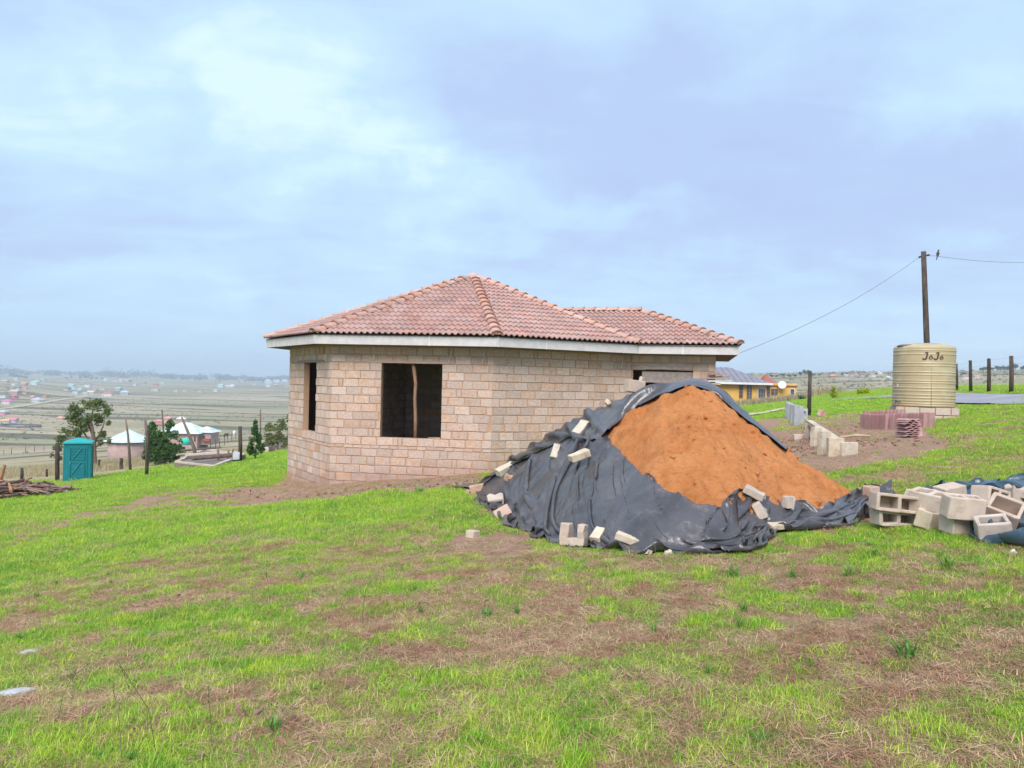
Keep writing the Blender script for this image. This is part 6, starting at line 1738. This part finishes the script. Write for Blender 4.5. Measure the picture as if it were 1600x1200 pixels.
# wooded, broken skyline far beyond the plain
rng = np.random.default_rng(5); C = []
for i in range(300):
    u_ = rng.uniform(-.70, -.27); Yf = rng.uniform(3000, 4900); x = u_ * Yf; hh = 9 + 16 * max(0, fbm(np.array([u_ * 40]), np.array([1.0]), 3, 5)[0] - .35) * 2
    if rng.random() < .05: hh *= 1.9
    n = 34; d = rng.normal(size=(n, 3)); d /= np.linalg.norm(d, axis=1, keepdims=True)
    C.append(np.array([x, Yf, Gz(x, Yf) + hh * .4]) + d * np.array([hh * rng.uniform(.6, 1.6), hh, hh * .6]) * rng.uniform(.4, 1, (n, 1)))
o = leaves('far_woodland', np.concatenate(C), 5.0, ML_FAR, None, (0, 0, 0), .2, .8, 9); tag(o, 'hazy broken woodland along the far left horizon', 'woodland', kind='stuff')
# scrub dotted over the slopes
def scrub(n, ur, yr, size, name, label, seed, mat=ML_FAR):
    rng = np.random.default_rng(seed); C = []
    Yf = np.exp(rng.uniform(np.log(yr[0]), np.log(yr[1]), n)); u_ = rng.uniform(*ur, n); X = u_ * Yf
    keep = fbm(X / 60, Yf / 60, 3, seed) > .50; X, Yf = X[keep], Yf[keep]; Z = G(X, Yf); k = 14
    d = rng.normal(size=(len(X), k, 3)); d[..., 2] = np.abs(d[..., 2])
    h_ = rng.uniform(.5, 1.6, (len(X), 1, 1)) * size
    pts = np.stack([X, Yf, Z], 1)[:, None, :] + d * h_ * np.array([.9, .9, .55])
    o = leaves(name, pts.reshape(-1, 3), size * .45, mat, None, (0, 0, 0), .3, .7, seed); tag(o, label, 'scrub', kind='stuff')
scrub(2000, (-.72, -.26), (330, 2000), .7, 'valley_scrub', 'low scrub scattered over the valley fields', 31)
scrub(2600, (.24, .75), (180, 1100), 1.0, 'hillside_scrub', 'low scrub scattered over the right hand hills', 33)

# ------------------------------------------------------------------ grass
def grass_material(name, cols, dryc, trans=.4):
    mt = bpy.data.materials.new(name); mt.use_nodes = True
    t = mt.node_tree; t.nodes.clear(); b = NB(t)
    pos = b.n('ShaderNodeNewGeometry').outputs['Position']
    at = b.n('ShaderNodeAttribute', attribute_name='rnd').outputs['Fac']
    tip = b.n('ShaderNodeAttribute', attribute_name='tip').outputs['Fac']
    pn = b.noise(pos, .9, 4, .6); pn2 = b.noise(pos, 4.0, 3, .6)
    col = b.mix(b.smooth(pn, .35, .65), cols[0], cols[1])
    col = b.mix(b.smooth(pn2, .40, .68), col, cols[2])
    col = b.mix(b.smooth(b.math('ADD', at, b.math('MULTIPLY', tip, .22)), .80, 1.0), col, dryc)
    hs = b.n('ShaderNodeHueSaturation', inp={'Color': col, 'Value': b.math('MULTIPLY_ADD', b.math('FRACT', b.math('MULTIPLY', at, 13.7)), .75, .55)})
    d = b.n('ShaderNodeBsdfDiffuse', inp={0: hs.outputs[0]})
    tr = b.n('ShaderNodeBsdfTranslucent', inp={0: hs.outputs[0]})
    gl = b.n('ShaderNodeBsdfGlossy', inp={0: (.8, .85, .8, 1), 'Roughness': .45})
    mx = b.n('ShaderNodeMixShader', inp={0: trans, 1: d.outputs[0], 2: tr.outputs[0]})
    mx2 = b.n('ShaderNodeMixShader', inp={0: .035, 1: mx.outputs[0], 2: gl.outputs[0]})
    b.n('ShaderNodeOutputMaterial', inp={0: mx2.outputs[0]})
    return mt
MG_GREEN = grass_material('green_grass', [(.17, .45, .020), (.34, .64, .028), (.52, .68, .040)], (.62, .56, .14))
MG_MID = grass_material('mixed_grass', [(.14, .38, .035), (.27, .50, .045), (.24, .36, .07)], (.60, .38, .22))
MG_DRY = grass_material('dry_grass', [(.64, .40, .25), (.52, .28, .18), (.72, .52, .32)], (.28, .15, .10), .25)
MG_WEED = grass_material('weed_leaf', [(.09, .30, .045), (.14, .36, .05), (.20, .42, .06)], (.22, .30, .05))

TC = bpy.data.collections.new('grass_tufts')      # sources only, not linked to the scene
def tuft(n, rad, hmin, hmax, wid, lean, seed, flat=False, curl=.5, segs=2):
    rng = np.random.default_rng(seed); V = []; F_ = []; rn = []; tp = []
    for i in range(n):
        r_ = rad * math.sqrt(rng.random()); a = rng.random() * 2 * math.pi; bx, by = r_ * math.cos(a), r_ * math.sin(a)
        h_ = rng.uniform(hmin, hmax); da = rng.random() * 2 * math.pi; ln = rng.uniform(.1, 1) * lean
        dx, dy = math.cos(da), math.sin(da); sx, sy = -dy, dx; w_ = wid * rng.uniform(.6, 1.3); z0 = -.01
        q = rng.random(); b0 = len(V)
        for s_ in range(segs + 1):
            f = s_ / segs; ww = w_ * (1 - f) ** .7 if s_ < segs else 0
            if flat: px_, py_, pz = bx + dx * h_ * f, by + dy * h_ * f, .006 + .02 * math.sin(f * 3) * rng.random()
            else:
                off = h_ * ln * (f ** (1 + curl)); px_, py_, pz = bx + dx * off, by + dy * off, z0 + h_ * f * (1 - .35 * ln * f * f)
            if s_ < segs:
                V += [(px_ - sx * ww / 2, py_ - sy * ww / 2, pz), (px_ + sx * ww / 2, py_ + sy * ww / 2, pz)]; rn += [q, q]; tp += [f, f]
            else: V.append((px_, py_, pz)); rn.append(q); tp.append(1)
        for s_ in range(segs - 1): F_ += [(b0 + 2 * s_, b0 + 2 * s_ + 1, b0 + 2 * s_ + 3), (b0 + 2 * s_, b0 + 2 * s_ + 3, b0 + 2 * s_ + 2)]
        k = b0 + 2 * (segs - 1); F_.append((k, k + 1, k + 2))
    return np.array(V), np.array(F_), rn, tp
def tuft_coll(name, mat, specs):
    c = bpy.data.collections.new(name)
    for i, sp in enumerate(specs):
        V, F_, rn, tp = tuft(*sp)
        me = fast_mesh('%s_%02d' % (name, i), V, F_, mat); add_attr(me, 'rnd', rn); add_attr(me, 'tip', tp)
        c.objects.link(bpy.data.objects.new('%s_%02d' % (name, i), me))
    return c
def scatter_group(name, coll):
    ng = bpy.data.node_groups.new(name, 'GeometryNodeTree')
    ng.interface.new_socket('Geometry', in_out='INPUT', socket_type='NodeSocketGeometry'); ng.interface.new_socket('Geometry', in_out='OUTPUT', socket_type='NodeSocketGeometry')
    N = ng.nodes; L = ng.links; gi = N.new('NodeGroupInput'); go = N.new('NodeGroupOutput')
    ci = N.new('GeometryNodeCollectionInfo'); ci.inputs['Collection'].default_value = coll; ci.inputs['Separate Children'].default_value = True; ci.inputs['Reset Children'].default_value = True
    ip = N.new('GeometryNodeInstanceOnPoints'); ip.inputs['Pick Instance'].default_value = True
    def at(nm, typ):
        a = N.new('GeometryNodeInputNamedAttribute'); a.data_type = typ; a.inputs['Name'].default_value = nm; return a.outputs[0]
    L.new(gi.outputs[0], ip.inputs['Points']); L.new(ci.outputs[0], ip.inputs['Instance'])
    L.new(at('pick', 'INT'), ip.inputs['Instance Index']); L.new(at('rotv', 'FLOAT_VECTOR'), ip.inputs['Rotation']); L.new(at('sclv', 'FLOAT_VECTOR'), ip.inputs['Scale'])
    L.new(ip.outputs[0], go.inputs[0])
    return ng
def scatter(name, X, Y, scl, coll, label, zoff=0.0, cat='grass', hs=None):
    n = len(X); nv = len(coll.objects)
    Z = G(X, Y) + zoff
    me = bpy.data.meshes.new(name); me.vertices.add(n); me.vertices.foreach_set('co', np.stack([X, Y, Z], 1).astype(np.float32).ravel())
    a = me.attributes.new('pick', 'INT', 'POINT'); a.data.foreach_set('value', RNG.integers(0, nv, n).astype(np.int32))
    a = me.attributes.new('rotv', 'FLOAT_VECTOR', 'POINT'); a.data.foreach_set('vector', np.stack([RNG.normal(0, .08, n), RNG.normal(0, .08, n), RNG.uniform(0, 6.28, n)], 1).astype(np.float32).ravel())
    hs = np.ones(n) if hs is None else hs
    a = me.attributes.new('sclv', 'FLOAT_VECTOR', 'POINT'); a.data.foreach_set('vector', np.stack([scl, scl, scl * hs], 1).astype(np.float32).ravel())
    o = link(name, me); md = o.modifiers.new('scatter', 'NODES'); md.node_group = scatter_group(name + '_nodes', coll)
    return tag(o, label, cat, kind='stuff')

PILE_POLY = list(fb) + H2([(1200, 852), (1260, 830), (1340, 815), (1395, 800), (1385, 768), (1340, 776)]) + [(4.3, 11), (4.0, 13.6), (2.8, 15.2), (.8, 16.2), (-1.0, 15.8)]
HOUSE_POLY = [(-6.7, 22.4), (-4.7, 19.1), (-.4, 18.5), (3.2, 20.4), (5.5, 20.0), (6.8, 24.8), (2, 27.6), (-2.5, 28.5), (-6.1, 26.6)]
def points(n, y0, y1, dens, umax=1.0, power=1.0):
    n = int(n * 1.33)
    """random plan points inside the view wedge; n tried, kept with probability dens(x, y)"""
    t = RNG.random(n); Y = (y0 ** (2 - power) + t * (y1 ** (2 - power) - y0 ** (2 - power))) ** (1 / (2 - power)) if power != 2 else y0 * (y1 / y0) ** t
    X = RNG.uniform(-umax, umax, n) * (Y + .6)
    p = dens(X, Y); k = RNG.random(n) < p
    X, Y = X[k], Y[k]
    ok = ~in_poly(X, Y, PILE_POLY) & ~in_poly(X, Y, HOUSE_POLY)
    return X[ok], Y[ok]

lush_c = tuft_coll('lush', MG_GREEN, [(60, .09, .012, .045, .0034, 1.5, 10 + i, False, .6, 3) for i in range(6)] + [(34, .05, .02, .075, .0040, 1.3, 20 + i, False, .7, 3) for i in range(3)])
mid_c = tuft_coll('mid', MG_MID, [(44, .10, .012, .045, .0034, 1.2, 40 + i, False, .6, 2) for i in range(6)])
dry_c = tuft_coll('dry', MG_DRY, [(34, .11, .05, .15, .0030, .5, 60 + i, True, .5, 2) for i in range(5)] + [(26, .09, .02, .07, .0030, 1.2, 70 + i, False, .6, 2) for i in range(4)])
weed_c = tuft_coll('weed', MG_WEED, [(26, .03, .10, .24, .011, .9, 80 + i, False, .9, 4) for i in range(4)])
clov_c = tuft_coll('clover', MG_WEED, [(34, .09, .012, .035, .014, 1.1, 90 + i, False, .3, 2) for i in range(4)])
far_c = tuft_coll('lawn', MG_GREEN, [(80, .30, .02, .07, .012, 1.0, 110 + i, False, .6, 2) for i in range(5)])
farm_c = tuft_coll('lawnmid', MG_MID, [(70, .30, .02, .06, .012, 1.0, 120 + i, False, .6, 2) for i in range(4)])
MG_TAN = grass_material('tan_grass', [(.50, .40, .24), (.42, .34, .20), (.58, .48, .29)], (.30, .26, .13), .25)
tan_c = tuft_coll('veld', MG_TAN, [(50, .35, .10, .35, .014, .5, 130 + i, False, .5, 2) for i in range(4)])

def dG(x, y): return ss(.28, .72, cover(x, y)[0])
def dM(x, y):
    g, d, s = cover(x, y); return np.clip(.25 + .9 * g, 0, 1) * (1 - .9 * ss(.4, .8, s))
def dD(x, y):
    g, d, s = cover(x, y); return np.clip(.12 + 1.0 * d, 0, 1) * (1 - .65 * ss(.5, .9, s))
# near field 2 .. 9 m
X, Y = points(46000, 2.0, 9.5, dG); g = cover(X, Y)[0]
scatter('grass_near', X, Y, RNG.uniform(.7, 1.25, len(X)), lush_c, 'bright green grass tufts in the foreground', hs=(.45 + .6 * g) * (.6 + .9 * fbm(X * 2.2, Y * 2.2, 2, 3)))
X, Y = points(26000, 2.0, 9.5, dM); scatter('turf_near', X, Y, RNG.uniform(.6, 1.15, len(X)), mid_c, 'short mixed turf in the foreground', hs=RNG.uniform(.6, 1.1, len(X)))
X, Y = points(30000, 2.0, 9.5, dD); scatter('thatch_near', X, Y, RNG.uniform(.6, 1.2, len(X)), dry_c, 'matted brown dead grass in the foreground', hs=RNG.uniform(.5, 1.0, len(X)))
X, Y = points(2600, 2.0, 9.5, lambda x, y: dM(x, y) * ss(.5, .62, fbm(x * 1.4, y * 1.4, 2, 5))); scatter('clover_near', X, Y, RNG.uniform(.5, 1.0, len(X)), clov_c, 'low broad leaved weeds in the turf', cat='weeds')
# middle field
X, Y = points(60000, 9.5, 26, dG, 1.0, 1.3); g = cover(X, Y)[0]
scatter('grass_middle', X, Y, RNG.uniform(1.0, 1.7, len(X)) * (1 + .03 * (Y - 9)), lush_c, 'bright green grass before the house', hs=(.4 + .6 * g))
X, Y = points(26000, 9.5, 26, dM, 1.0, 1.3); scatter('turf_middle', X, Y, RNG.uniform(1.0, 1.6, len(X)), mid_c, 'short mixed turf before the house')
X, Y = points(22000, 9.5, 26, dD, 1.0, 1.3); scatter('thatch_middle', X, Y, RNG.uniform(1.0, 1.6, len(X)), dry_c, 'matted brown grass before the house')
# lawns out to the brows
def dL(x, y):
    g, d, s = cover(x, y); u = x / np.maximum(y, 1); lim = np.where(u < 0, 33 + 16 * ss(-.56, -.30, u), 74)
    road = in_poly(*to_px(x, y, G(x, y, False)), [(1480, 613), (1610, 616), (1610, 637), (1480, 633)])
    return (y < lim) * (1 - .95 * s) * (~road) * (.5 + .5 * g)
X, Y = points(26000, 24, 76, dL, 1.0, 1.6); scatter('lawn', X, Y, RNG.uniform(.8, 1.3, len(X)) * (1 + .012 * (Y - 24)), far_c, 'mown green lawn beyond the house')
X, Y = points(9000, 24, 76, dL, 1.0, 1.6); scatter('lawn_mixed', X, Y, RNG.uniform(.8, 1.3, len(X)), farm_c, 'paler turf beyond the house')
# dry veld grass: brow by the yellow house and the tan slope at the left
def dV(x, y):
    u = x / np.maximum(y, 1); a = (u < -.05) * (y > 36 + 16 * ss(-.56, -.30, u)) * .6
    b = (u > .2) * ss(66, 76, y) * (fbm(x * .2, y * .2, 2, 7) > .35)
    return np.clip(a + b, 0, 1)
X, Y = points(15000, 34, 110, dV, 1.0, 1.7); scatter('veld_grass', X, Y, RNG.uniform(.8, 1.6, len(X)) * np.where(X > 0, 1.3, .8), tan_c, 'pale dry grass on the slopes')
X, Y = points(9000, 68, 82, lambda x, y: (x / y > .24) * (x / y < .42) * 1.0, .5); scatter('veld_edge', X, Y, RNG.uniform(1.8, 3.2, len(X)), tan_c, 'tall dry grass before the yellow house')
# single coarse weeds one can point at
WS = [(1145, 902, 1.2, 'spreading weed in the turf below the bunched sheet'), (1240, 904, 1.0, 'leafy weed right of the spreading weed'), (1420, 1030, 1.5, 'sprawling pale weed in the brown patch at the right'), (1480, 890, 1.2, 'dense grass tussock below the hollow blocks'),
      (1190, 1165, .8, 'small broad weed near the lower right'), (760, 965, .9, 'narrow upright weed left of the middle'), (425, 1145, 1.0, 'dark leafy weed at the lower left'), (1325, 900, .9, 'short grass tussock between the weeds'), (655, 770, 1.6, 'tall bright tussock before the house wall'), (1020, 990, .8, 'yellowish weed in the centre of the turf')]
for i, (px, py, s_, lab) in enumerate(WS):
    g_ = ground_hit(px, py); src = weed_c.objects[i % 4]
    o = link('weed', src.data); o.location = g_; o.scale = (s_ * 1.1, s_ * 1.1, s_ * .6); o.rotation_euler = (0, 0, i * 1.3); tag(o, lab, 'weed')
X, Y = points(260, 2.2, 14, lambda x, y: dM(x, y) * .6); scatter('coarse_grass', X, Y, RNG.uniform(.35, .7, len(X)), weed_c, 'scattered coarse blades in the turf', hs=RNG.uniform(.5, .9, len(X)))
# tall seed stalks
st = MB(); rng = random.Random(4)
for (px, py, h_) in ((245, 1185, .5), (190, 1190, .35), (330, 1175, .35), (565, 980, .3), (420, 930, .22), (205, 950, .2), (1025, 880, .25), (1180, 905, .2), (700, 930, .2), (1110, 1180, .22), (480, 1100, .2), (90, 1130, .3), (860, 1150, .2), (640, 1110, .18), (1500, 960, .2), (820, 905, .2)):
    g_ = ground_hit(px, py); dx = rng.uniform(-.5, .5) * h_; dy = rng.uniform(-.3, .3) * h_
    st.tube([g_, g_ + Vector((dx * .25, dy * .25, h_ * .5)), g_ + Vector((dx, dy, h_))], [.0022, .0018, .001], 4, False)
    for k in range(6): f = .75 + .04 * k; c_ = g_ + Vector((dx * f, dy * f, h_ * f)); st.tube([c_, c_ + Vector((rng.uniform(-.012, .012), rng.uniform(-.012, .012), .018))], [.003, .0008], 4, False)
tag(st.build('seed_stalk', pm('dark_stalk', (.10, .11, .05), (.16, .15, .07), 20, .8)), 'thin dark seed stalks standing out of the turf', 'grass', kind='stuff')
# half buried pale stones and earth humps
M_PALE = pm('chalky_stone', (.46, .46, .48), (.36, .36, .37), 6, .95, .4, 80, .03, c3=(.30, .27, .24), s3=8)
def flat_stone(px, py, wx, wy, rz, label):
    g_ = ground_hit(px, py); mb = MB(); n = 14; rr = random.Random(int(px)); ring = [rr.uniform(.75, 1.15) for _ in range(n)]
    vs = [(wx * ring[k] * f * math.cos(2 * math.pi * k / n), wy * ring[k] * f * math.sin(2 * math.pi * k / n), z_) for f, z_ in ((1.05, -.03), (1.0, .008), (.8, .022), (.4, .028)) for k in range(n)] + [(0, 0, .03)]
    fs = [(i * n + k, i * n + (k + 1) % n, (i + 1) * n + (k + 1) % n, (i + 1) * n + k) for i in range(3) for k in range(n)] + [(3 * n + k, 3 * n + (k + 1) % n, 4 * n) for k in range(n)]
    o = link('stone', mb.add(vs, fs).mesh('stone', M_PALE, True)); o.location = g_; o.rotation_euler = (0, 0, rz); return tag(o, label, 'stone')
flat_stone(50, 1021, .10, .055, .35, 'small flat pale stone sunk in the grass at the left')
flat_stone(30, 1083, .13, .055, .35, 'larger flat pale stone sunk in the grass at the lower left')
M_CLOD = pm('reddish_earth', (.32, .19, .14), (.24, .14, .105), 9, .95, .7, 60, .1)
cm = MB(); rng = random.Random(12)
for (cx, cy, n_, sp) in ((435, 1100, 26, .10), (420, 1130, 40, .16), (450, 1170, 30, .14), (705, 1105, 14, .06), (270, 935, 24, .16), (590, 1015, 20, .12), (380, 915, 16, .12), (1290, 700, 90, .6), (1240, 690, 120, .8), (1300, 668, 60, .8), (1440, 690, 40, .6), (600, 765, 70, .9), (400, 775, 50, 1.0), (720, 755, 40, .6)):
    g_ = ground_hit(cx, cy)
    for k in range(n_):
        x, y = g_.x + rng.gauss(0, sp), g_.y + rng.gauss(0, sp); s_ = rng.uniform(.008, .03) * (1 if sp < .5 else 1.6); cm.cur = rng.random()
        cm.box((x, y, Gz(x, y) + s_ * .3), (s_ * 1.6, s_ * 1.3, s_), Euler((rng.random() * 3, rng.random() * 3, rng.random() * 3)).to_matrix(), s_ * .3)
tag(cm.build('earth_clods', M_CLOD, rnd=True), 'crumbled reddish earth lying in the bare patches', 'earth', kind='stuff')

# ------------------------------------------------------------------ the air
HZB = (-5200.0, 5200.0, -300.0, 5600.0, -90.0, 82.0)
hm = MB().add([(HZB[i], HZB[2 + j], HZB[4 + k]) for i in (0, 1) for j in (0, 1) for k in (0, 1)], [(0, 1, 3, 2), (4, 6, 7, 5), (0, 4, 5, 1), (2, 3, 7, 6), (0, 2, 6, 4), (1, 5, 7, 3)])
hmt = bpy.data.materials.new('air'); hmt.use_nodes = True; t_ = hmt.node_tree; t_.nodes.clear(); b_ = NB(t_)
vol = b_.n('ShaderNodeVolumePrincipled', inp={'Color': (.80, .91, 1.0, 1), 'Density': .00033, 'Anisotropy': 0.0})
ho = t_.nodes.new('ShaderNodeOutputMaterial'); t_.links.new(vol.outputs[0], ho.inputs['Volume'])
tag(hm.build('haze', hmt), kind='stuff')
